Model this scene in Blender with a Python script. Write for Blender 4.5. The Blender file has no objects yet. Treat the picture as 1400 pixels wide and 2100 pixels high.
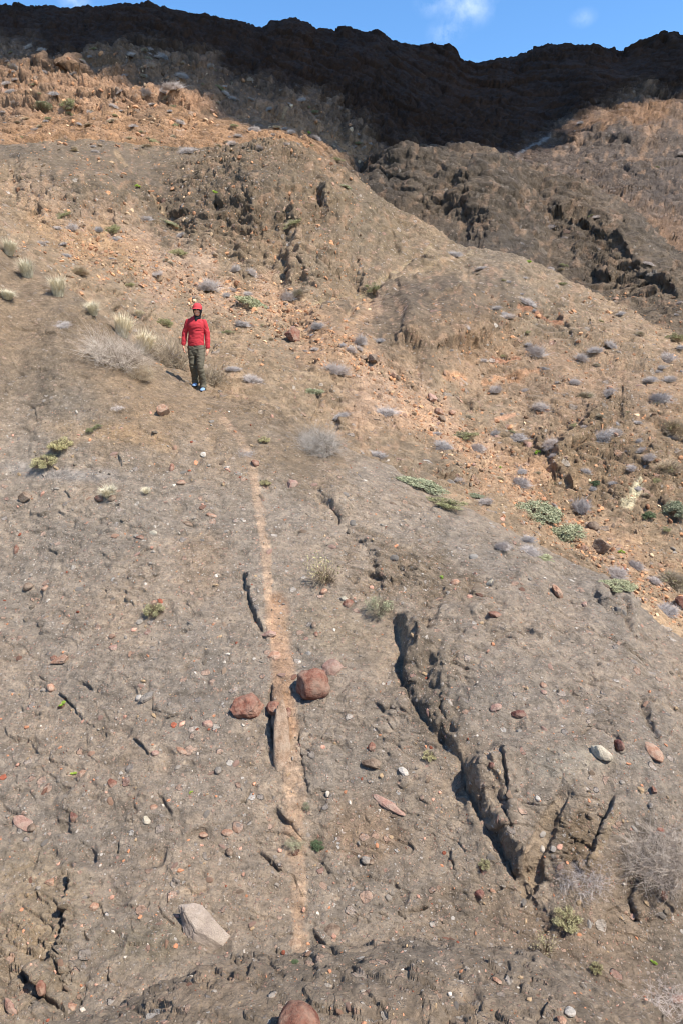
import bpy, bmesh, math, random
import numpy as np
from mathutils import Vector, Matrix, Euler
from mathutils.bvhtree import BVHTree

C = bpy.context.scene.collection
scene = bpy.context.scene
random.seed(7)
RNG = np.random.RandomState(11)

# ------------------------------------------------------------------ camera, sky, sun, exposure
PITCH = math.radians(-12.0)
F = 1400.0
cam_d = bpy.data.cameras.new('camera')
cam = bpy.data.objects.new('camera', cam_d)
C.objects.link(cam)
cam.location = (0, 0, 0)
cam.rotation_euler = (math.radians(90) + PITCH, 0, 0)
cam_d.sensor_fit = 'VERTICAL'
cam_d.sensor_height = 36.0
cam_d.sensor_width = 24.0
cam_d.lens = 24.0
cam_d.clip_start = 0.05
cam_d.clip_end = 6000
scene.camera = cam
scene.render.resolution_x = 682
scene.render.resolution_y = 1024

SUN = Vector((0.47, -0.30, 0.83)).normalized()
sun_el = math.asin(SUN.z)
world = bpy.data.worlds.new('World')
scene.world = world
world.use_nodes = True
wn, wl = world.node_tree.nodes, world.node_tree.links
wn.clear()
wo = wn.new('ShaderNodeOutputWorld')
bg = wn.new('ShaderNodeBackground')
bg.inputs['Strength'].default_value = 0.15
sky = wn.new('ShaderNodeTexSky')
sky.sky_type = 'NISHITA'
sky.sun_disc = False
sky.sun_elevation = sun_el
sky.sun_rotation = math.atan2(SUN.x, SUN.y)
sky.altitude = 300
sky.air_density = 1.0
sky.dust_density = 0.3
sky.ozone_density = 2.2
# thin fair-weather clouds, as directions in the sky
tc = wn.new('ShaderNodeTexCoord')
def wray(px, py):
    u, v = (px - 700) / F, (1050 - py) / F
    d = Vector((u, math.cos(PITCH) - v * math.sin(PITCH), math.sin(PITCH) + v * math.cos(PITCH)))
    return d.normalized()
nz = wn.new('ShaderNodeTexNoise')
nz.inputs['Scale'].default_value = 26
nz.inputs['Detail'].default_value = 6
nz.inputs['Roughness'].default_value = 0.6
wl.new(tc.outputs['Generated'], nz.inputs['Vector'])
hs = wn.new('ShaderNodeHueSaturation'); hs.inputs['Saturation'].default_value = 1.22
wl.new(sky.outputs[0], hs.inputs['Color'])
acc = None
for (px, py, r, a) in [(955, 8, .050, .42), (915, 66, .030, .34), (1195, 36, .020, .2), (890, 6, .03, .25), (155, 4, .022, .5)]:
    d = wray(px, py)
    sub = wn.new('ShaderNodeVectorMath'); sub.operation = 'SUBTRACT'
    wl.new(tc.outputs['Generated'], sub.inputs[0]); sub.inputs[1].default_value = d
    mul = wn.new('ShaderNodeVectorMath'); mul.operation = 'MULTIPLY'
    wl.new(sub.outputs[0], mul.inputs[0]); mul.inputs[1].default_value = (1, 1, 1.7)
    ln = wn.new('ShaderNodeVectorMath'); ln.operation = 'LENGTH'
    wl.new(mul.outputs[0], ln.inputs[0])
    mr = wn.new('ShaderNodeMapRange'); mr.interpolation_type = 'SMOOTHSTEP'
    mr.inputs['From Min'].default_value = 0; mr.inputs['From Max'].default_value = r
    mr.inputs['To Min'].default_value = a; mr.inputs['To Max'].default_value = 0
    wl.new(ln.outputs['Value'], mr.inputs['Value'])
    if acc is None: acc = mr.outputs[0]
    else:
        ad = wn.new('ShaderNodeMath'); ad.operation = 'MAXIMUM'
        wl.new(acc, ad.inputs[0]); wl.new(mr.outputs[0], ad.inputs[1]); acc = ad.outputs[0]
m1 = wn.new('ShaderNodeMapRange'); m1.inputs['From Min'].default_value = .35; m1.inputs['From Max'].default_value = .7
wl.new(nz.outputs['Fac'], m1.inputs['Value'])
mm = wn.new('ShaderNodeMath'); mm.operation = 'MULTIPLY'; mm.use_clamp = True
wl.new(acc, mm.inputs[0]); wl.new(m1.outputs[0], mm.inputs[1])
mx = wn.new('ShaderNodeMix'); mx.data_type = 'RGBA'
wl.new(mm.outputs[0], mx.inputs['Factor']); wl.new(hs.outputs[0], mx.inputs['A'])
mx.inputs['B'].default_value = (6, 6.4, 7.2, 1)
wl.new(mx.outputs['Result'], bg.inputs['Color'])
wl.new(bg.outputs[0], wo.inputs[0])

sl = bpy.data.lights.new('sun', 'SUN')
sl.energy = 4.6
sl.angle = math.radians(0.5)
sl.color = (1.0, 0.955, 0.88)
so = bpy.data.objects.new('sun', sl)
C.objects.link(so)
so.rotation_euler = SUN.to_track_quat('Z', 'Y').to_euler()
scene.view_settings.view_transform = 'Standard'
scene.view_settings.look = 'None'
scene.view_settings.gamma = 1
scene.cycles.filter_width = 0.95
scene.view_settings.exposure = 0.80

# ------------------------------------------------------------------ numeric helpers
SP, CP = math.sin(PITCH), math.cos(PITCH)
def k_of(py):
    v = (1050 - np.asarray(py, float)) / F
    return (SP + v * CP) / (CP - v * SP)
def py_of_k(k):
    v = (k * CP - SP) / (CP + k * SP)
    return 1050 - v * F
def diry(py):
    return CP - (1050 - np.asarray(py, float)) / F * SP
def project(P):
    d = P[..., 1] * CP + P[..., 2] * SP
    u = P[..., 0] / d
    v = (-P[..., 1] * SP + P[..., 2] * CP) / d
    return 700 + u * F, 1050 - v * F, d

def pchip(xk, yk, x):
    xk = np.asarray(xk, float); yk = np.asarray(yk, float)
    h = np.diff(xk); dl = np.diff(yk) / h
    m = np.zeros_like(yk)
    s = dl[:-1] * dl[1:] > 0
    w1 = 2 * h[1:] + h[:-1]; w2 = h[1:] + 2 * h[:-1]
    with np.errstate(all='ignore'):
        hm = (w1 + w2) / (w1 / dl[:-1] + w2 / dl[1:])
    m[1:-1] = np.where(s, hm, 0)
    m[0] = dl[0]; m[-1] = dl[-1]
    i = np.clip(np.searchsorted(xk, x) - 1, 0, len(xk) - 2)
    t = np.clip((x - xk[i]) / h[i], 0, 1)
    h00 = 2*t**3 - 3*t**2 + 1; h10 = t**3 - 2*t**2 + t; h01 = -2*t**3 + 3*t**2; h11 = t**3 - t**2
    return h00*yk[i] + h10*h[i]*m[i] + h01*yk[i+1] + h11*h[i]*m[i+1]

def smooth(a, b, x):
    t = np.clip((x - a) / (b - a), 0, 1)
    return t * t * (3 - 2 * t)

_perm = RNG.permutation(4096)
_grad = RNG.normal(size=(4096, 3)).astype(np.float32)
_grad /= np.linalg.norm(_grad, axis=1, keepdims=True)
def gnoise(P, seed=0):
    """3-D gradient noise about -0.7..0.7"""
    P = P.astype(np.float32) + np.float32(seed * 17.31)
    I = np.floor(P).astype(np.int64); f = P - I
    w = f * f * f * (f * (f * 6 - 15) + 10)
    out = np.zeros(len(P), np.float32)
    for dx in (0, 1):
        hx = _perm[(I[:, 0] + dx) & 4095]
        wx = w[:, 0] if dx else 1 - w[:, 0]
        for dy in (0, 1):
            hy = _perm[(hx + I[:, 1] + dy) & 4095]
            wy = w[:, 1] if dy else 1 - w[:, 1]
            for dz in (0, 1):
                h = _perm[(hy + I[:, 2] + dz) & 4095]
                wz = w[:, 2] if dz else 1 - w[:, 2]
                g = _grad[h]
                out += wx * wy * wz * (g[:, 0]*(f[:, 0]-dx) + g[:, 1]*(f[:, 1]-dy) + g[:, 2]*(f[:, 2]-dz))
    return out * 1.5
def fbm(P, oct=4, seed=0, gain=.5):
    o = np.zeros(len(P), np.float32); a = 1.0; q = 1.0
    for i in range(oct):
        o += a * gnoise(P * q, seed + i); a *= gain; q *= 2.03
    return o
_r4 = RNG.rand(4096, 4).astype(np.float32)
def chips(P2, seed=0):
    """tilted flagstone cells: each Voronoi cell is a plane with a lean of its own; returns (height, border distance, random)"""
    P2 = P2.astype(np.float32) + np.float32(seed * 31.7)
    I = np.floor(P2).astype(np.int64)
    b1 = np.full(len(P2), 9e9, np.float32); b2 = b1.copy()
    H = np.zeros(len(P2), np.float32); R = H.copy()
    for dx in (-1, 0, 1):
        for dy in (-1, 0, 1):
            c = _perm[(_perm[(I[:, 0] + dx + seed * 7) & 4095] + I[:, 1] + dy) & 4095]
            r = _r4[c]
            ox = I[:, 0] + dx + r[:, 0] - P2[:, 0]; oy = I[:, 1] + dy + r[:, 1] - P2[:, 1]
            d = ox * ox + oy * oy
            near = d < b1
            b2 = np.where(near, b1, np.minimum(b2, d))
            h = (ox * (r[:, 2] - .5) + oy * (r[:, 3] - .35)) * 1.6 + (r[:, 2] * 7.3 % 1) * .5
            H = np.where(near, h, H); R = np.where(near, r[:, 3], R)
            b1 = np.where(near, d, b1)
    return H, np.sqrt(b2) - np.sqrt(b1), R

# ------------------------------------------------------------------ terrain: feature curves (px, py, Y)
curves = [
 [(-3000, 3245, .6), (4400, 3245, .6)],                                                             # 0 underfoot
 [(-3000, 2300, 1.7), (0, 2300, 1.7), (700, 2210, 1.9), (1400, 2290, 1.7), (4400, 2300, 1.7)],      # 1
 [(-3000, 2140, 2.5), (0, 2130, 2.6), (200, 2085, 2.65), (300, 2050, 2.7), (420, 2000, 2.8), (560, 1978, 2.9), (700, 1955, 3.0), (840, 1932, 3.05), (960, 1940, 3.05), (1080, 1962, 3.0), (1200, 2012, 2.9), (1300, 2060, 2.75), (1400, 2105, 2.6), (4400, 2140, 2.5)],
 [(-3000, 2210, 3.1), (0, 2190, 3.15), (300, 2110, 3.3), (700, 2015, 3.6), (1000, 2005, 3.6), (1200, 2070, 3.4), (1400, 2170, 3.1), (4400, 2210, 3.1)],   # 3 hidden
 [(-3000, 2100, 3.8), (0, 2100, 3.85), (300, 2040, 4.0), (700, 1955, 4.3), (1000, 1950, 4.3), (1200, 2020, 4.0), (1400, 2090, 3.85), (4400, 2100, 3.8)],   # 4 slab foot
 [(-3000, 1350, 7.6), (0, 1350, 7.6), (300, 1380, 7.0), (600, 1400, 6.75), (900, 1470, 6.2), (1150, 1550, 5.7), (1400, 1640, 5.2), (1600, 1700, 5.0), (4400, 1760, 4.8)], # 5 mid slab
 [(-3000, 330, 22), (-150, 400, 19), (0, 490, 18), (100, 565, 17), (200, 645, 16), (300, 735, 14.8), (400, 793, 14), (530, 828, 13.6), (640, 888, 13), (800, 962, 12.2), (900, 1020, 11.5), (1040, 1090, 10.6), (1150, 1160, 10), (1250, 1215, 9.2), (1330, 1285, 8.5), (1400, 1340, 8), (1550, 1440, 7.3), (4400, 1600, 7)],  # 6 crest
 [(-3000, 380, 28), (0, 535, 22.5), (200, 690, 19.5), (400, 830, 17.5), (640, 935, 16.3), (900, 1075, 14.5), (1150, 1225, 12.6), (1400, 1400, 10.4), (1550, 1490, 9.6), (4400, 1650, 9)],  # 7 hidden
 [(-3000, 320, 34), (-150, 395, 29), (0, 480, 27), (200, 640, 23), (400, 790, 21), (530, 826, 20), (640, 885, 19.5), (800, 960, 18), (900, 1018, 17), (1040, 1088, 16), (1150, 1160, 15.5), (1330, 1286, 13.5), (1400, 1340, 13), (1550, 1440, 12), (4400, 1600, 11)],  # 8
 [(-3000, 290, 45), (-150, 360, 42), (0, 440, 40), (200, 515, 38), (400, 590, 36), (560, 645, 34), (700, 705, 31), (760, 755, 29), (880, 870, 25), (1000, 950, 23), (1080, 1020, 21), (1180, 1100, 19), (1250, 1145, 18), (1400, 1225, 16.5), (1550, 1300, 15.5), (4400, 1450, 14)],  # 9 stream bed
 [(-3000, 270, 60), (0, 375, 55), (200, 425, 52), (400, 480, 50), (560, 540, 46), (720, 620, 42), (860, 650, 39), (1000, 750, 34), (1200, 850, 29), (1400, 950, 25), (1550, 1020, 23), (4400, 1200, 20)],  # 10
 [(-3000, 240, 90), (-150, 296, 82), (0, 302, 80), (200, 292, 82), (320, 318, 83), (420, 314, 84), (520, 296, 86), (560, 290, 86), (650, 320, 82), (740, 380, 76), (800, 425, 72), (880, 468, 66), (960, 512, 62), (1040, 520, 60), (1130, 560, 57), (1200, 600, 54), (1300, 650, 50), (1400, 700, 46), (1550, 760, 42), (4400, 900, 38)],  # 11 mid hill crest
 [(-3000, 238, 99), (0, 298, 88), (200, 290, 90), (400, 306, 92), (560, 300, 95), (650, 345, 92), (740, 412, 88), (880, 500, 78), (960, 535, 74), (1040, 548, 72), (1200, 625, 66), (1400, 712, 55), (1550, 770, 50), (4400, 910, 44)],  # 12 hidden
 [(-3000, 230, 106), (0, 282, 93), (200, 272, 95), (400, 285, 98), (560, 282, 102), (650, 322, 100), (740, 382, 98), (880, 468, 92), (960, 512, 88), (1040, 520, 84), (1200, 598, 76), (1300, 645, 68), (1400, 690, 60), (1550, 750, 55), (4400, 880, 50)],  # 13
 [(-3000, 215, 116), (0, 252, 105), (300, 245, 108), (560, 262, 112), (700, 322, 111), (738, 372, 110), (752, 352, 112), (790, 326, 114), (860, 303, 118), (940, 296, 120), (1030, 318, 118), (1100, 345, 114), (1190, 378, 108), (1300, 455, 95), (1400, 540, 82), (1550, 600, 74), (4400, 760, 66)],  # 14 dome crest
 [(-3000, 205, 125), (0, 238, 112), (300, 228, 116), (560, 252, 122), (700, 312, 124), (770, 345, 128), (860, 335, 136), (940, 330, 140), (1030, 348, 138), (1100, 362, 134), (1190, 388, 124), (1300, 448, 108), (1400, 520, 94), (1550, 585, 84), (4400, 740, 76)],  # 15 hidden
 [(-3000, 190, 135), (0, 215, 120), (300, 200, 125), (560, 220, 135), (700, 290, 140), (780, 300, 146), (860, 303, 155), (940, 296, 165), (1030, 318, 168), (1100, 330, 158), (1190, 350, 148), (1300, 385, 134), (1400, 440, 118), (1550, 480, 108), (4400, 600, 100)],  # 16
 [(-3000, 100, 180), (0, 115, 165), (300, 108, 170), (500, 140, 175), (700, 200, 185), (860, 240, 200), (960, 250, 210), (1060, 262, 208), (1120, 268, 205), (1200, 225, 212), (1300, 203, 222), (1400, 188, 230), (1550, 170, 235), (4400, 100, 250)],  # 17
 [(-3000, 60, 250), (-150, 32, 238), (0, 21, 236), (60, 23, 236), (130, 23, 235), (200, 20, 233), (235, 16, 232), (285, 13, 231), (320, 18, 231), (360, 29, 233), (400, 35, 235), (460, 41, 238), (510, 52, 242), (540, 60, 246), (560, 55, 247), (595, 50, 248), (625, 54, 249), (647, 68, 254), (690, 71, 256), (710, 66, 256), (740, 72, 259), (775, 69, 260), (797, 85, 264), (840, 100, 270), (870, 107, 274), (918, 108, 278), (935, 121, 283), (970, 130, 290), (1000, 125, 292), (1050, 120, 294), (1090, 109, 295), (1140, 102, 296), (1200, 102, 296), (1240, 104, 296), (1270, 109, 296), (1310, 93, 293), (1350, 84, 290), (1400, 74, 286), (1550, 60, 280), (4400, 60, 280)],  # 18 skyline
 [(-3000, 100, 330), (0, 90, 300), (700, 130, 320), (1000, 180, 350), (1400, 140, 350), (4400, 100, 340)],  # 19
 [(-3000, 740, 2500), (4400, 740, 2500)],
]
inner = np.linspace(-60, 1460, 830)
outl = -60 - 2400 * (np.linspace(0, 1, 60)[1:] ** 1.8)
outr = 1460 + 2400 * (np.linspace(0, 1, 60)[1:] ** 1.8)
PX = np.concatenate([outl[::-1], inner, outr])
NC = len(PX)
NPY = []; NY = []
for cv in curves:
    cv = sorted(cv)
    xs = [c[0] for c in cv]
    NPY.append(pchip(xs, [c[1] for c in cv], PX)); NY.append(np.exp(pchip(xs, [math.log(c[2]) for c in cv], PX)))
NPY = np.array(NPY); NY = np.array(NY)
for j in range(1, len(NY)):
    NY[j] = np.maximum(NY[j], NY[j-1] * 1.004 + .01)
NZ = k_of(NPY) * NY
h = np.diff(NY, axis=0); dl = np.diff(NZ, axis=0) / h
M = np.zeros_like(NZ)
w1 = 2 * h[1:] + h[:-1]; w2 = h[1:] + 2 * h[:-1]
with np.errstate(all='ignore'):
    hm = (w1 + w2) / (w1 / dl[:-1] + w2 / dl[1:])
M[1:-1] = np.where(dl[:-1] * dl[1:] > 0, hm, 0); M[0] = dl[0]; M[-1] = dl[-1]
for j in range(1, len(M) - 1):       # a softer, less stepped profile
    avg = .5 * (dl[j-1] + dl[j]); wq = smooth(0, .06, dl[j-1] * dl[j]); M[j] = M[j] * (1 - .5 * wq) + avg * .5 * wq
#          0   1   2   3    4    5    6   7   8    9    10   11   12  13  14   15  16   17   18  19
ROWS =    [14, 170, 26, 30, 330, 470, 34, 34, 150, 175, 175, 26,  30, 120, 26, 40,  130, 130, 14, 10]
rowsY, rowsZ, rowT = [], [], []
for j, n in enumerate(ROWS):
    t = np.linspace(0, 1, n, endpoint=False) if j < len(ROWS) - 1 else np.linspace(0, 1, n + 1)
    r = NY[j+1] / NY[j]
    Y = NY[j][None] * r[None] ** t[:, None]
    tt = (Y - NY[j]) / h[j]
    z = (2*tt**3-3*tt**2+1)*NZ[j] + (tt**3-2*tt**2+tt)*h[j]*M[j] + (-2*tt**3+3*tt**2)*NZ[j+1] + (tt**3-tt**2)*h[j]*M[j+1]
    rowsY.append(Y); rowsZ.append(z); rowT.append(j + t)
Y = np.concatenate(rowsY); Z = np.concatenate(rowsZ); T = np.concatenate(rowT)
NR = len(T)
BPY = py_of_k(Z / Y)                        # where each ground point of the bare relief was surveyed
X = (PX[None] - 700) / F * Y / diry(BPY)
P = np.stack([X, Y, Z], -1)
TT = np.repeat(T[:, None], NC, 1)
PXX = np.repeat(PX[None], NR, 0)

def normals(P):
    du = np.empty_like(P); dv = np.empty_like(P)
    du[:, 1:-1] = P[:, 2:] - P[:, :-2]; du[:, 0] = P[:, 1] - P[:, 0]; du[:, -1] = P[:, -1] - P[:, -2]
    dv[1:-1] = P[2:] - P[:-2]; dv[0] = P[1] - P[0]; dv[-1] = P[-1] - P[-2]
    n = np.cross(du, dv); n /= np.linalg.norm(n, axis=-1, keepdims=True) + 1e-12
    return n
N0 = normals(P)
Pf = P.reshape(-1, 3); Nf = N0.reshape(-1, 3)
px = PXX.ravel(); py = BPY.ravel(); tt = TT.ravel(); dep = np.maximum(Pf[:, 1], .6)
ps = dep / F                                 # metres per photo pixel at each vertex
wob = np.stack([fbm(np.stack([px / 90, py / 90, tt * 0], -1), 4, 50), fbm(np.stack([px / 90, py / 90, tt * 0], -1), 4, 60)], -1)
wobf = np.stack([fbm(np.stack([px / 16, py / 16, tt * 0], -1), 3, 70), fbm(np.stack([px / 16, py / 16, tt * 0], -1), 3, 80)], -1)
fg = smooth(2.2, 3.2, tt) * (1 - smooth(6.5, 7.2, tt))
L_LEDGE, L_FG, L_VAL, L_DOME, L_MTN = (0, 3), (3, 7), (7, 12), (12, 15), (15, 20)
def lay(L): return (tt >= L[0]) & (tt < L[1])
def blob(L, cx, cy, rx, ry, ang=0, soft=.35, wob_a=.35):
    """noisy-edged oval patch of ground"""
    m = np.zeros(len(px), np.float32)
    q = lay(L) & (np.abs(px - cx) < 1.8 * max(rx, ry)) & (np.abs(py - cy) < 1.8 * max(rx, ry))
    dx = px[q] - cx + wob[q, 0] * wob_a * rx + wobf[q, 0] * 7; dy = py[q] - cy + wob[q, 1] * wob_a * ry + wobf[q, 1] * 5
    c, s = math.cos(math.radians(ang)), math.sin(math.radians(ang))
    r = np.sqrt(((dx * c + dy * s) / rx) ** 2 + ((-dx * s + dy * c) / ry) ** 2)
    m[q] = 1 - smooth(1 - soft, 1 + soft, r)
    return m
def pline(L, pts, maxd, wobx=1.0):
    """signed distance (right of a downward line = +), position along it, for vertices near a line on the ground"""
    q = np.where(lay(L) & (px > min(p[0] for p in pts) - maxd) & (px < max(p[0] for p in pts) + maxd) & (py > min(p[1] for p in pts) - maxd) & (py < max(p[1] for p in pts) + maxd))[0]
    x = px[q] + wob[q, 0] * 12 * wobx + wobf[q, 0] * 3.5 * wobx; y = py[q] + wobf[q, 1] * 3.5 * wobx + wob[q, 1] * 8 * wobx
    best = np.full(len(q), 1e9); sg = np.zeros(len(q)); al = np.zeros(len(q)); tot = 0
    for (a, b) in zip(pts[:-1], pts[1:]):
        ex, ey = b[0] - a[0], b[1] - a[1]; L2 = ex*ex + ey*ey
        t = ((x - a[0]) * ex + (y - a[1]) * ey) / L2; tc_ = np.clip(t, 0, 1)
        dx = x - a[0] - tc_ * ex; dy = y - a[1] - tc_ * ey; d = np.hypot(dx, dy)
        up = d < best
        s = -(ex * dy - ey * dx)
        sg = np.where(up, np.sign(s), sg); al = np.where(up, tot + tc_ * math.sqrt(L2), al); best = np.where(up, d, best)
        tot += math.sqrt(L2)
    return q, best * sg, al / tot

D = np.zeros(len(px), np.float64)            # outward displacement, metres
ROUGH = np.full(len(px), .43, np.float32)
ROUGH[lay(L_VAL)] = .7; ROUGH[lay(L_DOME)] = .75; ROUGH[lay(L_MTN)] = 1.05; ROUGH[tt < 3] = .9
for a in [(L_VAL, 870, 640, 170, 90, -10, .3, .3, .25), (L_VAL, 900, 735, 110, 22, -5, .3, .3, .7), (L_VAL, 170, 350, 200, 60, 8, .3, .3, .3), (L_VAL, 760, 470, 200, 60, 30, .4, .3, .5), (L_VAL, 1200, 950, 220, 110, 0, .4, .4, .95), (L_VAL, 560, 330, 60, 50, 0, .4, .4, 1.3),
          (L_VAL, 540, 430, 150, 110, 20, .4, .4, 1.0), (L_DOME, 1230, 520, 150, 45, 30, .4, .4, 1.2), (L_DOME, 790, 400, 60, 50, 40, .4, .4, .9),
          (L_MTN, 300, 220, 420, 110, 0, .4, .4, 1.2), (L_MTN, 1250, 330, 220, 80, 10, .4, .4, .75), (L_FG, 450, 760, 300, 60, 25, .4, .4, 1.1),
          (L_FG, 1190, 1710, 60, 70, 0, .5, .4, 1.1), (L_FG, 870, 1420, 60, 200, -28, .4, .4, .3), (L_FG, 60, 1980, 100, 110, 0, .4, .4, 1.3), (L_FG, 820, 1180, 140, 70, 20, .4, .4, .8), (L_FG, 760, 1500, 130, 60, 20, .4, .4, .6)]:
    m = blob(*a[:8]); ROUGH = ROUGH * (1 - m) + a[8] * m

def step(L, pts, hh, wr, wd=6, trench=0, tw=9, wobx=1.0):
    """a scarp: ground right of the line stands hh metres proud, dying away over wr px; optional trench on the line"""
    q, d, al = pline(L, pts, wr * 3 + 40, wobx)
    e = smooth(0, .12, al) * (1 - smooth(.88, 1, al))
    up = smooth(-wd * .3, wd, d) * np.exp(-np.maximum(d, 0) / wr)
    hh = hh * np.clip(1 + 1.1 * wob[q, 1], .2, 2)
    D[q] += e * (hh * up - trench * np.exp(-(d / tw) ** 2))
# main gully in the slab
G1 = [(655, 1025), (700, 1075), (745, 1130), (775, 1190), (800, 1260), (818, 1330), (828, 1400), (868, 1475), (925, 1545), (950, 1600), (985, 1680), (1045, 1775), (1100, 1850), (1160, 1930)]
step(L_FG, G1, .035, 120, 12, .035, 8, 1.5)
step(L_FG, [(806, 1270), (818, 1330), (826, 1400), (862, 1475), (905, 1530), (935, 1570)], .24, 90, 34, .05, 10, .8)
step(L_FG, [(868, 1380), (888, 1430), (905, 1480), (935, 1530)], .10, 50, 14, .03, 6, .8)
step(L_FG, [(850, 1250), (838, 1320), (850, 1380)], .06, 40, 20, .0, 6, .8)
step(L_FG, [(938, 1570), (958, 1620), (1000, 1690), (1045, 1770), (1066, 1815)], .20, 80, 24, .05, 9, .8)
step(L_FG, [(985, 1590), (1030, 1660), (1058, 1730)], .06, 50, 14, .02, 6, .8)
step(L_FG, [(1015, 1560), (1035, 1640), (1050, 1700)], .05, 30, 6, .03, 5)
step(L_FG, [(1150, 1630), (1120, 1700), (1090, 1780), (1085, 1830)], -.07, 70, 10, .02, 9, .5)
step(L_FG, [(1260, 1640), (1225, 1720), (1195, 1780)], .05, 60, 8, .03, 6, .5)
step(L_FG, [(1300, 1760), (1290, 1840), (1300, 1900)], .05, 60, 6, .03, 5)
step(L_FG, [(640, 1020), (665, 1030), (700, 1070)], .10, 40, 6, .08, 7)
step(L_FG, [(490, 1180), (505, 1230), (545, 1310)], .05, 40, 5, .05, 5)
step(L_FG, [(150, 1760), (140, 1850), (120, 1940), (40, 2030)], .10, 70, 8, .05, 8)
step(L_FG, [(560, 1400), (556, 1480), (570, 1545), (580, 1590)], .05, 20, 5, .06, 6, .5)
step(L_FG, [(615, 1500), (622, 1570), (632, 1640)], .05, 40, 4, .02, 4, .5)
step(L_FG, [(990, 1330), (1050, 1315), (1110, 1345)], .05, 30, 5, .05, 4)
step(L_FG, [(1180, 1540), (1215, 1515), (1250, 1535), (1262, 1580)], -.05, 60, 5, .06, 4)
step(L_FG, [(1290, 1450), (1310, 1500), (1340, 1540)], .06, 40, 5, .04, 5)
step(L_FG, [(1200, 1230), (1230, 1270), (1290, 1290)], .06, 40, 5, .05, 5)
step(L_FG, [(1240, 1210), (1270, 1260), (1280, 1320)], .07, 40, 6, .05, 6)
step(L_FG, [(270, 770), (330, 800), (400, 800)], -.1, 60, 8, .06, 5)
step(L_FG, [(385, 798), (430, 812), (520, 830)], -.14, 50, 7, .04, 5)
# scattered short cracks on the slab
rc = random.Random(3)
for i in range(110):
    x0, y0 = rc.uniform(0, 1400), rc.uniform(900, 1950)
    a = math.radians(rc.gauss(35, 28)); ln_ = rc.uniform(12, 30) if i % 3 else rc.uniform(30, 85)
    x1, y1 = x0 + ln_ * math.cos(a), y0 + ln_ * math.sin(a)
    s = rc.choice([1, 1, -1]) * rc.uniform(.008, .03)
    step(L_FG, [(x0, y0), ((x0 + x1) / 2 + rc.uniform(-6, 6), (y0 + y1) / 2), (x1, y1)], s, rc.uniform(14, 45), 4, rc.uniform(.01, .04), 3.2)
for i in range(110):       # valley and hill scarps, mostly dipping the same way
    x0, y0 = rc.uniform(0, 1400), rc.uniform(330, 1150)
    if 300 < x0 < 520 and 560 < y0 < 850: continue
    a = math.radians(rc.gauss(25, 30)); ln_ = rc.uniform(30, 110)
    x1, y1 = x0 + ln_ * math.cos(a), y0 + ln_ * math.sin(a)
    step(L_VAL, [(x0, y0), ((x0 + x1) / 2, (y0 + y1) / 2 + rc.uniform(-8, 8)), (x1, y1)], rc.choice([1, -1]) * rc.uniform(.08, .28), rc.uniform(15, 50), 5, rc.uniform(.03, .12), 3.5)
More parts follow.
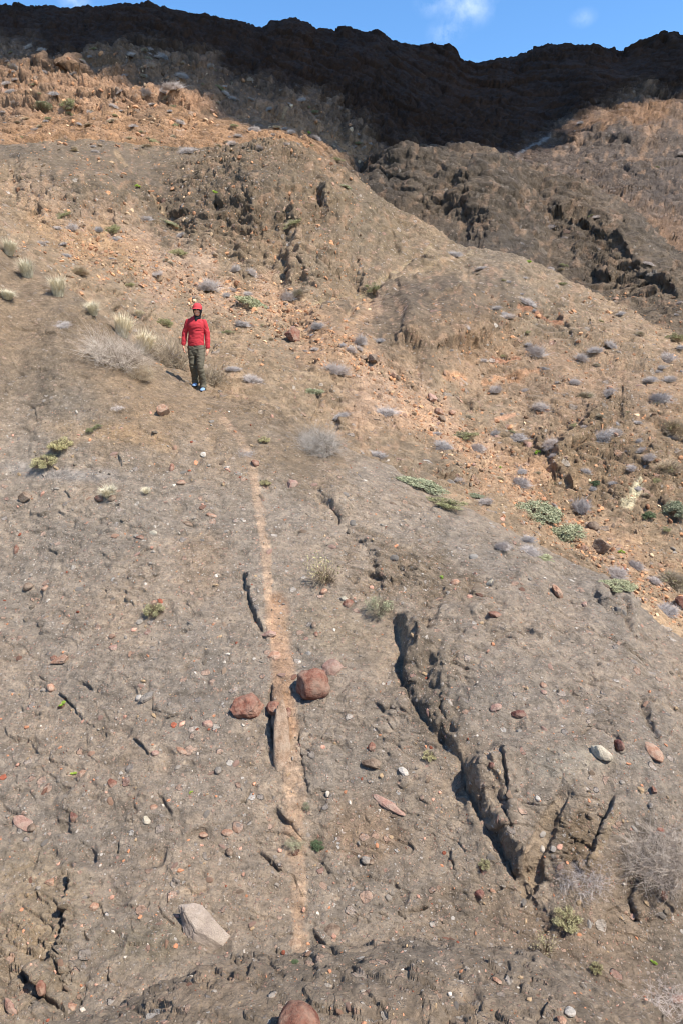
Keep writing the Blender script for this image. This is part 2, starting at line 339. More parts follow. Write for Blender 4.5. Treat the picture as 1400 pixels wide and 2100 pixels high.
# dome of rock in the valley with a low cliff at its foot
step(L_VAL, [(760, 735), (800, 745), (900, 748), (960, 735), (1040, 715)], 0, 40)
def cliff(L, pts, hh, back, wd=6):
    """ground above the line (image-up) overhangs forward by hh"""
    q, d, al = pline(L, pts, back * 3 + 30, .8)
    e = smooth(0, .15, al) * (1 - smooth(.85, 1, al))
    up = smooth(-2, wd, -d if pts[-1][0] > pts[0][0] and False else d) * np.exp(-np.maximum(d, 0) / back)
    D[q] += e * hh * up * np.clip(1 + 1.1 * wob[q, 1], .2, 1.6) * (.5 if L == L_VAL else (.7 if L == L_DOME else .8))
cl = lambda pts: pts      # lines run left to right; + side is above
for L, pts, hh, back in [
    (L_VAL, [(790, 740), (860, 752), (950, 742), (1020, 715)], 1.7, 60), (L_VAL, [(858, 662), (900, 664), (920, 656)], .7, 18),
    (L_VAL, [(1120, 960), (1150, 940), (1165, 925), (1200, 900), (1260, 870)], .8, 50), (L_VAL, [(1160, 890), (1200, 885), (1240, 865)], .6, 30),
    (L_VAL, [(570, 555), (590, 560), (620, 600)], .7, 40), (L_VAL, [(440, 445), (450, 460), (455, 480)], .6, 25),
    (L_VAL, [(640, 440), (650, 475), (655, 500)], .9, 40), (L_VAL, [(535, 330), (560, 335), (600, 325)], 1.0, 30), (L_VAL, [(570, 468), (600, 470), (620, 455)], .8, 25),
    (L_VAL, [(1020, 775), (1070, 770), (1110, 755)], .25, 20), (L_VAL, [(870, 790), (910, 780), (1000, 775)], .3, 30),
    (L_VAL, [(160, 340), (230, 400), (300, 430), (380, 470)], .7, 40), (L_VAL, [(280, 360), (330, 430), (400, 500)], .5, 30),
    (L_DOME, [(760, 420), (800, 440), (860, 445)], 1.8, 20), (L_DOME, [(770, 372), (830, 372), (880, 380)], 1.3, 16),
    (L_DOME, [(1040, 372), (1100, 380), (1170, 400), (1200, 405)], 1.8, 14), (L_DOME, [(1120, 440), (1180, 460), (1250, 500)], 2.0, 22),
    (L_DOME, [(1160, 560), (1210, 560), (1260, 590)], 1.8, 20), (L_DOME, [(1210, 485), (1270, 500), (1320, 560)], 2.0, 20), (L_DOME, [(1300, 560), (1350, 590), (1400, 620)], 1.6, 20),
    (L_MTN, [(1140, 300), (1220, 300), (1300, 300), (1400, 305)], 3.0, 20), (L_MTN, [(1280, 345), (1320, 375), (1400, 400)], 2.0, 14), (L_MTN, [(1330, 400), (1400, 410)], 2.0, 14),
    (L_MTN, [(250, 170), (330, 150), (420, 155), (530, 150)], 1.8, 16), (L_MTN, [(60, 290), (150, 285), (250, 290), (330, 262)], 2.2, 22),
    (L_MTN, [(250, 240), (340, 235), (460, 232)], 1.8, 14), (L_MTN, [(0, 160), (90, 155), (200, 165)], 2.2, 14),
    (L_MTN, [(380, 120), (460, 128), (520, 140)], 2.5, 12), (L_MTN, [(580, 215), (640, 225), (700, 215)], 2.5, 12),
    (L_MTN, [(540, 62), (600, 60), (645, 76)], 1.5, 10), (L_MTN, [(690, 76), (780, 80), (800, 96)], 4, 10), (L_MTN, [(860, 113), (925, 116), (940, 130)], 4, 10), (L_MTN, [(1270, 125), (1320, 108), (1400, 95)], 5, 14), (L_MTN, [(1100, 122), (1160, 118), (1250, 120)], 3, 10)]:
    cliff(L, pts, hh, back)
# deep side gully between dome buttresses
step(L_DOME, [(955, 370), (925, 410), (895, 465)], 1.6, 40, 14, .5, 12)
step(L_DOME, [(1050, 385), (1075, 440), (1120, 500)], -.8, 40, 12, .2, 8)
step(L_VAL, [(215, 300), (270, 350), (330, 430), (395, 495)], -.9, 60, 16, .7, 12)
step(L_VAL, [(640, 420), (650, 470), (640, 520)], .8, 40, 10, .5, 8)
step(L_VAL, [(446, 430), (450, 455), (456, 480)], .6, 30, 8, .4, 6)
step(L_VAL, [(575, 500), (590, 550), (580, 600)], .6, 40, 10, .3, 8)
step(L_VAL, [(700, 700), (730, 640), (800, 600), (880, 560)], .0, 40, 10, .35, 8)
step(L_VAL, [(640, 640), (760, 615), (820, 570), (880, 510)], .0, 40, 10, .35, 8)
# broad swells
D += lay(L_VAL) * 0
for (L, cx, cy, rx, ry, ang, hh) in [(L_VAL, 870, 660, 180, 95, -8, 1.3), (L_DOME, 985, 450, 80, 90, 0, 4), (L_DOME, 850, 370, 90, 50, 10, 3), (L_VAL, 470, 430, 80, 80, 20, 1.8), (L_VAL, 150, 380, 180, 50, 12, 1.8), (L_VAL, 660, 490, 110, 90, 25, 2.4), (L_VAL, 560, 420, 60, 90, 0, 1.0),
                                 (L_FG, 1120, 1450, 260, 260, 30, .18), (L_FG, 420, 1500, 260, 300, 0, .08), (L_LEDGE, 700, 2040, 300, 60, 0, .05)]:
    D += hh * blob(L, cx, cy, rx, ry, ang, .8)

# the big shapes first, then the fractal relief on their real surface
D *= np.where((tt > 17.3) & (tt < 18.6), .6, 1) * (1 - .88 * smooth(10.45, 10.95, tt) * (1 - smooth(12, 12.6, tt))) * (1 - .88 * smooth(13.4, 13.95, tt) * (1 - smooth(15, 15.6, tt)))
Pf = Pf + Nf * D[:, None]
N1 = normals(Pf.reshape(NR, NC, 3))
for _ in range(2):
    a_ = N1.copy(); a_[1:-1] += N1[2:] + N1[:-2]; b_ = a_.copy(); b_[:, 1:-1] += a_[:, 2:] + a_[:, :-2]; N1 = b_ / (np.linalg.norm(b_, axis=-1, keepdims=True) + 1e-9)
Nf = N1.reshape(-1, 3); D[:] = 0
ROUGH[(tt > 17.2)] *= .7
# fractal relief, only wavelengths the mesh can carry
rot = np.array([[.8, .6, 0], [-.48, .64, .6], [.36, -.48, .8]])
Q = Pf @ rot.T
spc = np.maximum(ps * 2.0, .004)
for i, lam in enumerate([40, 20, 10, 5, 2.5, 1.25, .6, .3, .15, .07, .035]):
    wgt = smooth(1.5, 3.5, lam / spc) * (1 - .6 * smooth(.04, .10, lam / dep)) * (1 - smooth(.12, .3, lam / dep))
    q = np.where(wgt > .01)[0]
    if not len(q): continue
    n = gnoise(Q[q] / lam * np.array([1, 1, 1.6]), 100 + i)
    rid = 1 - 2 * np.abs(gnoise(Q[q] / (lam * 1.3) * np.array([1, 1.5, 1]), 130 + i))
    amp = (.040 if lam > .2 else .045) * lam * ROUGH[q] * np.where((tt[q] < 7) & (lam < .7) & (lam > .1), .5, 1)
    if lam < .2: amp *= 1.7
    D[q] += wgt[q] * amp * (n * 1.1 - np.maximum(rid, 0) ** 3 * .8 * np.clip(ROUGH[q] - .3, 0, 1))
ca, sa = math.cos(math.radians(-32)), math.sin(math.radians(-32))
U = Pf[:, 0] * ca + (Pf[:, 1] * .9 + Pf[:, 2] * .6) * sa
V = -Pf[:, 0] * sa + (Pf[:, 1] * .9 + Pf[:, 2] * .6) * ca
for i, lam in enumerate([11, 6, 3.4, 1.9, 1.1, .6, .34, .19, .11, .06]):
    wgt = smooth(2.5, 6, lam / spc) * (1 - .8 * smooth(.025, .07, lam / dep)) * (1 - smooth(.08, .16, lam / dep))
    q = np.where(wgt > .01)[0]
    if not len(q): continue
    wv = gnoise(Q[q] / lam * .9, 300 + i) * .5
    H_, bd, R_ = chips(np.stack([U[q] / (lam * 1.9) + wv, V[q] / lam + wv * .6], -1), i + 1)
    pres = smooth(-.15, .25, gnoise(Q[q] / (lam * 5), 320 + i) + (ROUGH[q] - .55) * .6)
    D[q] += wgt[q] * lam * (.24 * ROUGH[q]) * (1.7 if lam < .25 else .9) * pres * (H_ - np.where(tt[q] < 7, .28, .8) * (1 - smooth(0, .16, bd)))
# pits and crumbs left where pebbles have dropped out
for i, lam in enumerate([.22, .12, .06]):
    q = np.where((tt < 7) & (lam / spc > 3))[0]
    if len(q):
        n = gnoise(Pf[q] / lam, 700 + i); g_ = smooth(-.2, .3, gnoise(Pf[q] / (lam * 8), 710 + i))
        D[q] += .55 * lam * (.30 * np.maximum(n - .22, 0) * 1.6 - .55 * np.maximum(-n - .25, 0) * 1.8) * (.35 + .65 * g_)
for rng_, lams in (((7, 12), [1.0, .55, .3]), ((12, 18.4), [3.2, 1.7, .9])):
    for i, lam in enumerate(lams):
        q = np.where((tt >= rng_[0]) & (tt < rng_[1]) & (lam / spc > 3) & (lam / dep < .03))[0]
        n = gnoise(Pf[q] / lam * np.array([1, 1, 1.8]), 740 + i)
        D[q] += lam * ROUGH[q] * (.34 * np.maximum(n - .15, 0) - .40 * np.maximum(-n - .2, 0)) * 1.3
# strata on the mountains
mt = np.where((tt > 12) & (tt < 18.3))[0]
st = Pf[mt, 2] + gnoise(Pf[mt] / 40, 400) * 6 + Pf[mt, 0] * .03
band = (st / 5.2) % 1.0
band2 = (st / 1.9 + .3 * gnoise(Pf[mt] / 9, 402)) % 1.0
sw = smooth(-.15, .35, gnoise(Pf[mt] / np.array([50, 30, 8]), 401)) * np.where(tt[mt] > 15, 1, .45)
col_ = np.abs(gnoise(Pf[mt] * np.array([.4, .4, .3]), 403))
D[mt] += sw * (.75 * smooth(0, .85, band) * (1 - smooth(.9, 1, band)) + .4 * band2 - .6 * (1 - smooth(0, .10, col_))) * np.where((px[mt] > 1050) & (py[mt] > 190), .4, 1)
D *= 1 - smooth(18.6, 19, tt)
# keep the silhouettes of the crests where they were surveyed: relief is centred
Pd = Pf + Nf * D[:, None]
del Q, U, V

# ------------------------------------------------------------------ ground colours (albedo)
def lin(r, g, b, s=.80): return np.array([((c / 255 + .055) / 1.055) ** 2.4 if c > 10 else c / 255 / 12.92 for c in (r, g, b)]) * s
COL = np.zeros((len(px), 3)); PEB = np.zeros(len(px), np.float32)
COL[:] = lin(156, 140, 122)
grey, brown, orange = lin(164, 150, 134), lin(147, 128, 106), lin(190, 158, 130)
dkbr, purp, basalt_shade, tan_ = lin(118, 102, 85), lin(104, 92, 82), lin(66, 43, 27), lin(186, 166, 136)
COL[tt < 3] = lin(158, 143, 126); PEB[tt < 3] = .9
q = lay(L_FG); COL[q] = grey; PEB[q] = 1
def paint(m, c, a=1.0):
    m = (m * a)[:, None]; COL[:] = COL * (1 - m) + c * m
def fgmask(m): return m * lay(L_FG)
up = fgmask(1 - smooth(-140, 60, (py - (900 + .12 * px)) + wob[:, 0] * 90)); paint(up.astype(np.float32), brown, .9); PEB *= (1 - .55 * up)
q = lay(L_VAL); COL[q] = lin(160, 138, 112); 
q = lay(L_DOME); COL[q] = dkbr
q = lay(L_MTN); COL[q] = lin(168, 134, 106)
P_ = [  # layer, cx, cy, rx, ry, ang, colour, amount
 (L_VAL, 250, 370, 330, 85, 12, lin(130, 114, 94), .95), (L_VAL, 560, 400, 240, 135, 15, lin(126, 108, 87), .95), (L_VAL, 780, 490, 190, 80, 25, lin(146, 127, 102), .8),
 (L_VAL, 870, 670, 170, 88, -6, lin(120, 104, 86), .9), (L_VAL, 1010, 560, 160, 60, 25, lin(158, 138, 114), .8),
 (L_VAL, 420, 570, 330, 42, 26, orange, .7), (L_VAL, 180, 500, 150, 36, 20, lin(186, 150, 112), .7), (L_VAL, 640, 690, 150, 45, 35, lin(196, 158, 122), .7),
 (L_VAL, 560, 780, 170, 50, 25, lin(166, 142, 114), .6),
 (L_VAL, 800, 830, 110, 60, 35, orange, .9), (L_VAL, 900, 890, 90, 34, 40, lin(204, 166, 132), .9), (L_VAL, 1040, 970, 120, 40, 35, lin(200, 162, 128), .85), (L_VAL, 1220, 1110, 170, 42, 32, lin(188, 156, 124), .8), (L_VAL, 1370, 1290, 110, 40, 30, lin(206, 176, 142), .9),
 (L_VAL, 1180, 800, 260, 80, 8, lin(182, 150, 120), .7), (L_VAL, 1250, 950, 200, 100, 10, lin(150, 126, 98), .75), (L_VAL, 1330, 700, 120, 60, 20, lin(172, 146, 118), .7),
 (L_VAL, 830, 930, 80, 50, 20, lin(150, 130, 106), .8), (L_VAL, 1060, 1060, 120, 22, 28, lin(176, 150, 120), .8),
 (L_MTN, 700, 300, 120, 40, 20, lin(186, 148, 112), .8), (L_MTN, 330, 215, 240, 26, 4, lin(192, 152, 120), .7), (L_MTN, 180, 280, 200, 18, 0, lin(178, 128, 98), .7), (L_MTN, 430, 150, 120, 14, 2, lin(190, 144, 114), .7), (L_MTN, 470, 262, 160, 16, 8, lin(150, 118, 92), .6), (L_MTN, 120, 215, 150, 14, 0, lin(140, 116, 92), .6), (L_MTN, 560, 170, 60, 20, 10, lin(120, 98, 80), .6), (L_MTN, 200, 140, 300, 40, 0, lin(150, 120, 94), .8),
 (L_DOME, 300, 290, 700, 60, 0, lin(176, 138, 104), 1), (L_DOME, 940, 400, 260, 110, 10, dkbr, 1), (L_DOME, 1290, 420, 100, 50, 30, lin(140, 122, 104), .6), (L_DOME, 1350, 620, 130, 90, 40, lin(152, 130, 106), .7),
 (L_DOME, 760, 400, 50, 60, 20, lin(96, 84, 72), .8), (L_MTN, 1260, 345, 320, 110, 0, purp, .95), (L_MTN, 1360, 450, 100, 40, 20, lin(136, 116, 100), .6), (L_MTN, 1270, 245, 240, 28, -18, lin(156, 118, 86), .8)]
for (L, cx, cy, rx, ry, ang, c, a) in P_:
    paint(blob(L, cx, cy, rx, ry, ang, .5, .5), c, a)
for pts, c_ in [([(990, 790), (1040, 778), (1110, 762)], lin(214, 164, 124)), ([(1000, 755), (1060, 745)], lin(196, 140, 108)), ([(1060, 652), (1110, 658), (1150, 664)], lin(190, 136, 104)), ([(905, 785), (950, 782)], lin(206, 158, 120)), ([(1015, 860), (1050, 848)], lin(206, 158, 124))]:
    q, d, al = pline(L_VAL, pts, 30, .5); m = np.zeros(len(px), np.float32); m[q] = 1 - smooth(.4, 1.2, np.abs(d) / 6); paint(m, c_, .85)
# cloud shade painted into the dark rock of the upper mountain, brown along its edge
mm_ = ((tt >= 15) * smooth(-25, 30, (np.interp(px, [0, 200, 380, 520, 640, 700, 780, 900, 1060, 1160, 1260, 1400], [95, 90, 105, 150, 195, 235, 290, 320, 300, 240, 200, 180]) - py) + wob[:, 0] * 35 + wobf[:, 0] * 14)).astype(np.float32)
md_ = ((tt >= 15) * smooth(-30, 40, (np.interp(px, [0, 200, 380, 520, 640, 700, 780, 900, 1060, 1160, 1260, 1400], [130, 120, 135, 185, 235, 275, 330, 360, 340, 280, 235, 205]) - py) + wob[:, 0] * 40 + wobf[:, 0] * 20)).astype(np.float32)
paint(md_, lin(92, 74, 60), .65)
paint(mm_, basalt_shade, .93)
q, d, al = pline(L_MTN, [(1128, 280), (1090, 300), (1060, 322)], 40, .3)
m = np.zeros(len(px), np.float32); m[q] = np.exp(-(d / 3.5) ** 2); paint(m, lin(190, 180, 170), .7)
q, d, al = pline(L_DOME, [(1060, 322), (1090, 300)], 20, .3)
# dyke: pale tan stripe down the slab
DYKE = [(455, 862), (490, 900), (515, 950), (524, 1010), (533, 1060), (548, 1130), (551, 1200), (556, 1275), (572, 1340), (578, 1400), (592, 1470), (600, 1560), (608, 1640), (606, 1720), (612, 1800), (612, 1890), (622, 1965)]
q, d, al = pline(L_FG, DYKE, 90, .55)
wd_ = np.interp(al, [0, .1, .3, .42, .5, .62, .75, .9, 1], [8, 9, 9, 11, 20, 26, 18, 17, 13]) * (1 + .35 * wob[q, 1])
m = np.zeros(len(px), np.float32); m[q] = (1 - smooth(.6, 1.3, np.abs(d) / wd_ + .25 * wobf[q, 0])) * np.clip(.95 + .7 * wob[q, 0] + .4 * wobf[q, 1], .55, 1)
paint(m, lin(198, 170, 144), .95); PEB *= 1 - .85 * m
Pd += Nf * (m * np.where(wob[:, 0] > 0, .02, .01))[:, None] * .6
q, d, al = pline(L_FG, [(575, 1240), (580, 1330), (580, 1420), (590, 1500)], 60, .6)
m = np.zeros(len(px), np.float32); m[q] = (1 - smooth(.5, 1.3, np.abs(d) / 22)); paint(m, lin(205, 165, 132), .75)
q, d, al = pline(L_FG, [(1160, 1640), (1130, 1690), (1100, 1760), (1085, 1820)], 60, .4)
m = np.zeros(len(px), np.float32); m[q] = (1 - smooth(.6, 1.3, np.abs(d) / np.interp(al, [0, .3, 1], [6, 15, 20]))) * smooth(0, .2, al); paint(m, lin(180, 160, 136), .7); PEB *= 1 - .9 * m
Pd -= Nf * (m * .05)[:, None]
q, d, al = pline(L_FG, [(1262, 1680), (1235, 1740), (1205, 1775)], 50, .4)
m = np.zeros(len(px), np.float32); m[q] = 1 - smooth(.5, 1.2, np.abs(d) / 9); paint(m, tan_, .7)
for (cx, cy, rx, ry, ang, c, a) in [(60, 1900, 110, 150, 10, lin(172, 154, 128), .6), (320, 1930, 90, 50, -10, lin(140, 130, 108), .5), (120, 970, 100, 14, 8, lin(170, 166, 164), .5), (1180, 1590, 90, 26, -4, lin(176, 168, 152), .5), (1000, 1900, 150, 70, 10, lin(150, 132, 112), .6), (1250, 1990, 220, 90, 20, lin(140, 124, 108), .7), (1300, 1830, 120, 90, 20, lin(144, 128, 110), .6), (760, 1700, 90, 60, 20, lin(156, 132, 108), .6), (420, 1150, 60, 60, 0, lin(176, 150, 122), .5), (1180, 1730, 60, 60, 0, lin(138, 118, 94), .8), (220, 890, 110, 24, 10, lin(184, 154, 118), .5), (680, 1290, 70, 70, 0, lin(168, 150, 124), .5), (850, 1190, 110, 60, 30, lin(150, 128, 102), .6), (870, 1420, 60, 120, -20, lin(120, 106, 88), .6), (600, 960, 120, 40, 15, lin(150, 128, 102), .5)]:
    paint(blob(L_FG, cx, cy, rx, ry, ang, .6, .6), c, a)
for (cx, cy, rx, ry) in [(1300, 1010, 12, 20), (1285, 1030, 14, 14), (1308, 995, 8, 12)]:
    paint(blob(L_VAL, cx, cy, rx, ry, 30, .3, .3), lin(240, 222, 180), .95)
for L_, pts, c_, w_ in [(L_VAL, [(640, 640), (760, 615), (820, 570), (880, 510)], lin(190, 168, 130), 4), (L_VAL, [(700, 690), (730, 640), (800, 600), (890, 555), (970, 525)], lin(184, 160, 128), 4), (L_VAL, [(235, 310), (290, 370), (350, 450), (400, 500)], lin(184, 156, 120), 5), (L_MTN, [(585, 235), (570, 270), (555, 290)], lin(200, 172, 134), 3)]:
    q, d, al = pline(L_, pts, 30, .5); m = np.zeros(len(px), np.float32); m[q] = 1 - smooth(.4, 1.3, np.abs(d) / w_); paint(m, c_, .6)
# natural variation
v1 = fbm(Pf / (dep[:, None] * .10 + .3), 4, 500); v2 = fbm(Pf / (dep[:, None] * .02 + .05), 3, 510)
v3 = fbm(np.stack([Pf[:, 0] * .6, Pf[:, 1], Pf[:, 2] * 2.2], -1) / (dep[:, None] * .012 + .02), 3, 530)
COL *= (1 + .14 * v1 + .16 * v2 + .22 * v3)[:, None]
COL[:, 0] *= 1 + .05 * v1; COL[:, 2] *= 1 - .06 * v1
ov = np.where(tt > 7, smooth(.15, .6, fbm(Pf / (dep[:, None] * .012 + .03), 2, 520)), 0)[:, None] * (mm_[:, None] < .3)
COL = COL * (1 - ov * .4) + lin(196, 158, 126) * ov * .4
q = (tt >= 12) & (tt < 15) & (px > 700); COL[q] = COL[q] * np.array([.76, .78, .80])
COL[tt < 7] *= np.array([.96, .925, .875])
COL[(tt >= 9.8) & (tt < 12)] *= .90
COL = np.clip(COL, .01, .9)

# ------------------------------------------------------------------ materials
def mat(name):
    m = bpy.data.materials.new(name); m.use_nodes = True
    n = m.node_tree.nodes; b = n['Principled BSDF']
    b.inputs['Roughness'].default_value = .9
    b.inputs['Specular IOR Level'].default_value = .25
    return m, n, m.node_tree.links, b
def nd(n, t, **kw):
    x = n.new(t)
    for k, v in kw.items():
        if k in x.inputs.keys() if hasattr(x.inputs, 'keys') else False: x.inputs[k].default_value = v
        else: setattr(x, k, v)
    return x
def noise(n, l, vec, scale, detail=5, rough=.6):
    x = n.new('ShaderNodeTexNoise'); x.inputs['Scale'].default_value = scale; x.inputs['Detail'].default_value = detail; x.inputs['Roughness'].default_value = rough
    l.new(vec, x.inputs['Vector']); return x
def ramp(n, l, src, pts):
    r = n.new('ShaderNodeValToRGB'); e = r.color_ramp.elements
    while len(e) < len(pts): e.new(.5)
    for i, (p, c) in enumerate(pts): e[i].position = p; e[i].color = (*c, 1) if len(c) == 3 else c
    l.new(src, r.inputs[0]); return r
def mixc(n, l, f, a, b, mode='MIX'):
    x = n.new('ShaderNodeMix'); x.data_type = 'RGBA'; x.blend_type = mode
    for sock, v in (('Factor', f), ('A', a), ('B', b)):
        s = [i for i in x.inputs if i.name == sock and i.enabled][0]
        if isinstance(v, (int, float)): s.default_value = v
        elif isinstance(v, tuple): s.default_value = (*v, 1)
        else: l.new(v, s)
    return [o for o in x.outputs if o.enabled][0]
def math_(n, l, op, a, b=None, clamp=False):
    x = n.new('ShaderNodeMath'); x.operation = op; x.use_clamp = clamp
    for i, v in enumerate((a, b)):
        if v is None: continue
        if isinstance(v, (int, float)): x.inputs[i].default_value = v
        else: l.new(v, x.inputs[i])
    return x.outputs[0]

def ground_mat(name, peb_scales, mott, bump_d, grain):
    m, n, l, b = mat(name)
    tc = n.new('ShaderNodeTexCoord').outputs['Object']
    at = n.new('ShaderNodeAttribute'); at.attribute_name = 'ground'
    pb = n.new('ShaderNodeAttribute'); pb.attribute_name = 'clasts'
    n1 = noise(n, l, tc, mott, 8, .72); n2 = noise(n, l, tc, grain, 6, .75)
    c = mixc(n, l, 1.0, at.outputs['Color'], ramp(n, l, n1.outputs['Fac'], [(.28, (.70, .68, .66)), (.5, (1, 1, 1)), (.72, (1.26, 1.24, 1.2))]).outputs[0], 'MULTIPLY')
    c = mixc(n, l, 1.0, c, ramp(n, l, n2.outputs['Fac'], [(.30, (.42, .40, .38)), (.45, (.98, .98, .98)), (.6, (1.05, 1.05, 1.05)), (.74, (1.45, 1.42, 1.38))]).outputs[0], 'MULTIPLY')
    hsum = math_(n, l, 'ADD', math_(n, l, 'MULTIPLY', n1.outputs['Fac'], 1.0), math_(n, l, 'MULTIPLY', n2.outputs['Fac'], .45))
    wv = n.new('ShaderNodeVectorMath'); wv.operation = 'MULTIPLY_ADD'
    l.new(noise(n, l, tc, peb_scales[0][0] * 2.2, 2).outputs['Color'], wv.inputs[0]); wv.inputs[1].default_value = (.35 / peb_scales[0][0],) * 3; l.new(tc, wv.inputs[2])
    for k, (sc, thr, rmax) in enumerate(peb_scales):
        vo = n.new('ShaderNodeTexVoronoi'); vo.inputs['Scale'].default_value = sc; l.new(wv.outputs[0], vo.inputs['Vector'])
        se = n.new('ShaderNodeSeparateColor'); l.new(vo.outputs['Color'], se.inputs[0])
        r_ = math_(n, l, 'MULTIPLY', se.outputs[0], rmax)
        ins = n.new('ShaderNodeMapRange'); l.new(math_(n, l, 'SUBTRACT', r_, vo.outputs['Distance']), ins.inputs['Value'])
        ins.inputs['From Min'].default_value = 0; ins.inputs['From Max'].default_value = .05
        on = math_(n, l, 'GREATER_THAN', se.outputs[1], thr)
        f = math_(n, l, 'MULTIPLY', math_(n, l, 'MULTIPLY', ins.outputs[0], on), pb.outputs['Fac'])
        cr = ramp(n, l, se.outputs[2], [(0, (.36, .19, .11)), (.14, (.46, .26, .16)), (.3, (.42, .33, .26)), (.42, (.50, .30, .20)), (.55, (.22, .19, .16)), (.68, (.30, .26, .22)), (.8, (.55, .48, .40)), (.9, (.34, .15, .10)), (.96, (.62, .57, .5))])
        cr.color_ramp.interpolation = 'CONSTANT'
        cc = mixc(n, l, .35, cr.outputs[0], ramp(n, l, n2.outputs['Fac'], [(.3, (.2, .16, .13)), (.7, (.6, .5, .42))]).outputs[0])
        c = mixc(n, l, math_(n, l, 'MULTIPLY', f, .85), c, cc)
        dome = math_(n, l, 'MULTIPLY', f, .9 / (k + 1))
        hsum = math_(n, l, 'ADD', hsum, dome)
    for (sc, a_) in ((mott * 1.1, 1.3), (mott * 3.1, .6), (grain * .55, .3)):
        vo = n.new('ShaderNodeTexVoronoi'); vo.inputs['Scale'].default_value = sc
        w2 = n.new('ShaderNodeVectorMath'); w2.operation = 'MULTIPLY_ADD'; l.new(noise(n, l, tc, sc * .9, 4, .7).outputs['Color'], w2.inputs[0]); w2.inputs[1].default_value = (1.1 / sc,) * 3; l.new(tc, w2.inputs[2])
        l.new(w2.outputs[0], vo.inputs['Vector']); se = n.new('ShaderNodeSeparateColor'); l.new(vo.outputs['Color'], se.inputs[0])
        hsum = math_(n, l, 'ADD', hsum, math_(n, l, 'MULTIPLY', se.outputs[0], a_))
        c = mixc(n, l, 1.0, c, ramp(n, l, se.outputs[1], [(0, (.90, .90, .90)), (1, (1.1, 1.09, 1.08))]).outputs[0], 'MULTIPLY')
    l.new(c, b.inputs['Base Color'])
    bp = n.new('ShaderNodeBump'); bp.inputs['Strength'].default_value = 1.0; bp.inputs['Distance'].default_value = bump_d
    l.new(hsum, bp.inputs['Height']); l.new(bp.outputs[0], b.inputs['Normal'])
    return m
M_near = ground_mat('conglomerate_rock', [(9, .80, .5), (26, .66, .5), (60, .5, .55)], 7, .06, 48)
M_val = ground_mat('valley_ground', [(2.2, .8, .5), (6, .6, .5)], 2.2, .18, 13)
M_far = ground_mat('mountain_rock', [(.7, .8, .5), (1.7, .7, .5)], .7, .7, 4)
PEBV = PEB.copy(); PEBV[tt >= 7] = .75; PEBV[tt >= 12] = .3; PEBV *= 1 - mm_

def grid_object(name, r0, r1, m):
    nr = r1 - r0
    verts = Pd.reshape(NR, NC, 3)[r0:r1].reshape(-1, 3)
    me = bpy.data.meshes.new(name)
    me.vertices.add(len(verts)); me.vertices.foreach_set('co', verts.astype(np.float32).ravel())
    i = np.arange(nr - 1)[:, None] * NC + np.arange(NC - 1)[None]
    f = np.stack([i, i + 1, i + NC + 1, i + NC], -1).reshape(-1, 4)
    me.loops.add(f.size); me.loops.foreach_set('vertex_index', f.ravel().astype(np.int32))
    me.polygons.add(len(f)); me.polygons.foreach_set('loop_start', np.arange(0, f.size, 4, dtype=np.int32))
    me.polygons.foreach_set('loop_total', np.full(len(f), 4, np.int32))
    me.polygons.foreach_set('use_smooth', np.ones(len(f), bool))
    me.update(calc_edges=True)
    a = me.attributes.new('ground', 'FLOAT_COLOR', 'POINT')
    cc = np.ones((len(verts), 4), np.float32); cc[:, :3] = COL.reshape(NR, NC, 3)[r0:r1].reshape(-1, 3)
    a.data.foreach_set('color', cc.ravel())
    a = me.attributes.new('clasts', 'FLOAT', 'POINT'); a.data.foreach_set('value', PEBV.reshape(NR, NC)[r0:r1].ravel().astype(np.float32))
    me.materials.append(m)
    o = bpy.data.objects.new(name, me); C.objects.link(o); o['kind'] = 'structure'
    return o
cum = np.concatenate([[0], np.cumsum(ROWS)])
grid_object('ground_ledge', 0, cum[3] + 1, M_near)
grid_object('ground_rock_slope', cum[3], cum[7] + 1, M_near)
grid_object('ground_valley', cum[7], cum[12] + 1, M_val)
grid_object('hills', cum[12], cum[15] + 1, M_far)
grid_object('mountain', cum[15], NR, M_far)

# ray casting on the built relief
Pg = Pd.reshape(NR, NC, 3)
cs = np.arange(0, NC, 2); rs = np.arange(0, NR, 2)
sub = Pg[np.ix_(rs, cs)]
i = np.arange(len(rs) - 1)[:, None] * len(cs) + np.arange(len(cs) - 1)[None]
BV = BVHTree.FromPolygons(sub.reshape(-1, 3).tolist(), np.stack([i, i + 1, i + len(cs) + 1, i + len(cs)], -1).reshape(-1, 4).tolist())
def hit(x, y):
    d = wray(x, y)
    loc, nor, idx, dist = BV.ray_cast(Vector((0, 0, 0)), d)
    if loc is None: return None
    if nor.z < 0: nor = -nor
    return loc, nor, loc.y * CP + loc.z * SP
#PART2
# ------------------------------------------------------------------ the cloud that shades the top of the mountain
def tag(o, label=None, cat=None, group=None, kind=None):
    if label: o['label'] = label
    if cat: o['category'] = cat
    if group: o['group'] = group
    if kind: o['kind'] = kind
    return o
def obj(name, me, m=None, parent=None):
    o = bpy.data.objects.new(name, me); C.objects.link(o)
    if m: me.materials.clear(); me.materials.append(m)
    if parent: o.parent = parent
    return o
def np_mesh(name, V, Fc, smooth_=False):
    me = bpy.data.meshes.new(name)
    me.from_pydata(V.tolist() if hasattr(V, 'tolist') else V, [], Fc.tolist() if hasattr(Fc, 'tolist') else Fc)
    if smooth_: me.polygons.foreach_set('use_smooth', [True] * len(me.polygons))
    me.update(); return me
ALT = 620.0
edge = [(-80, 108), (0, 104), (60, 88), (130, 84), (200, 84), (280, 92), (380, 104), (440, 122), (500, 148), (545, 178), (600, 192), (650, 200), (690, 228), (730, 262), (770, 285), (820, 293), (880, 294), (960, 292), (1020, 305), (1060, 318), (1085, 308), (1105, 288), (1135, 262), (1165, 245), (1200, 228), (1260, 208), (1330, 196), (1400, 185), (1480, 170)]
pts = []
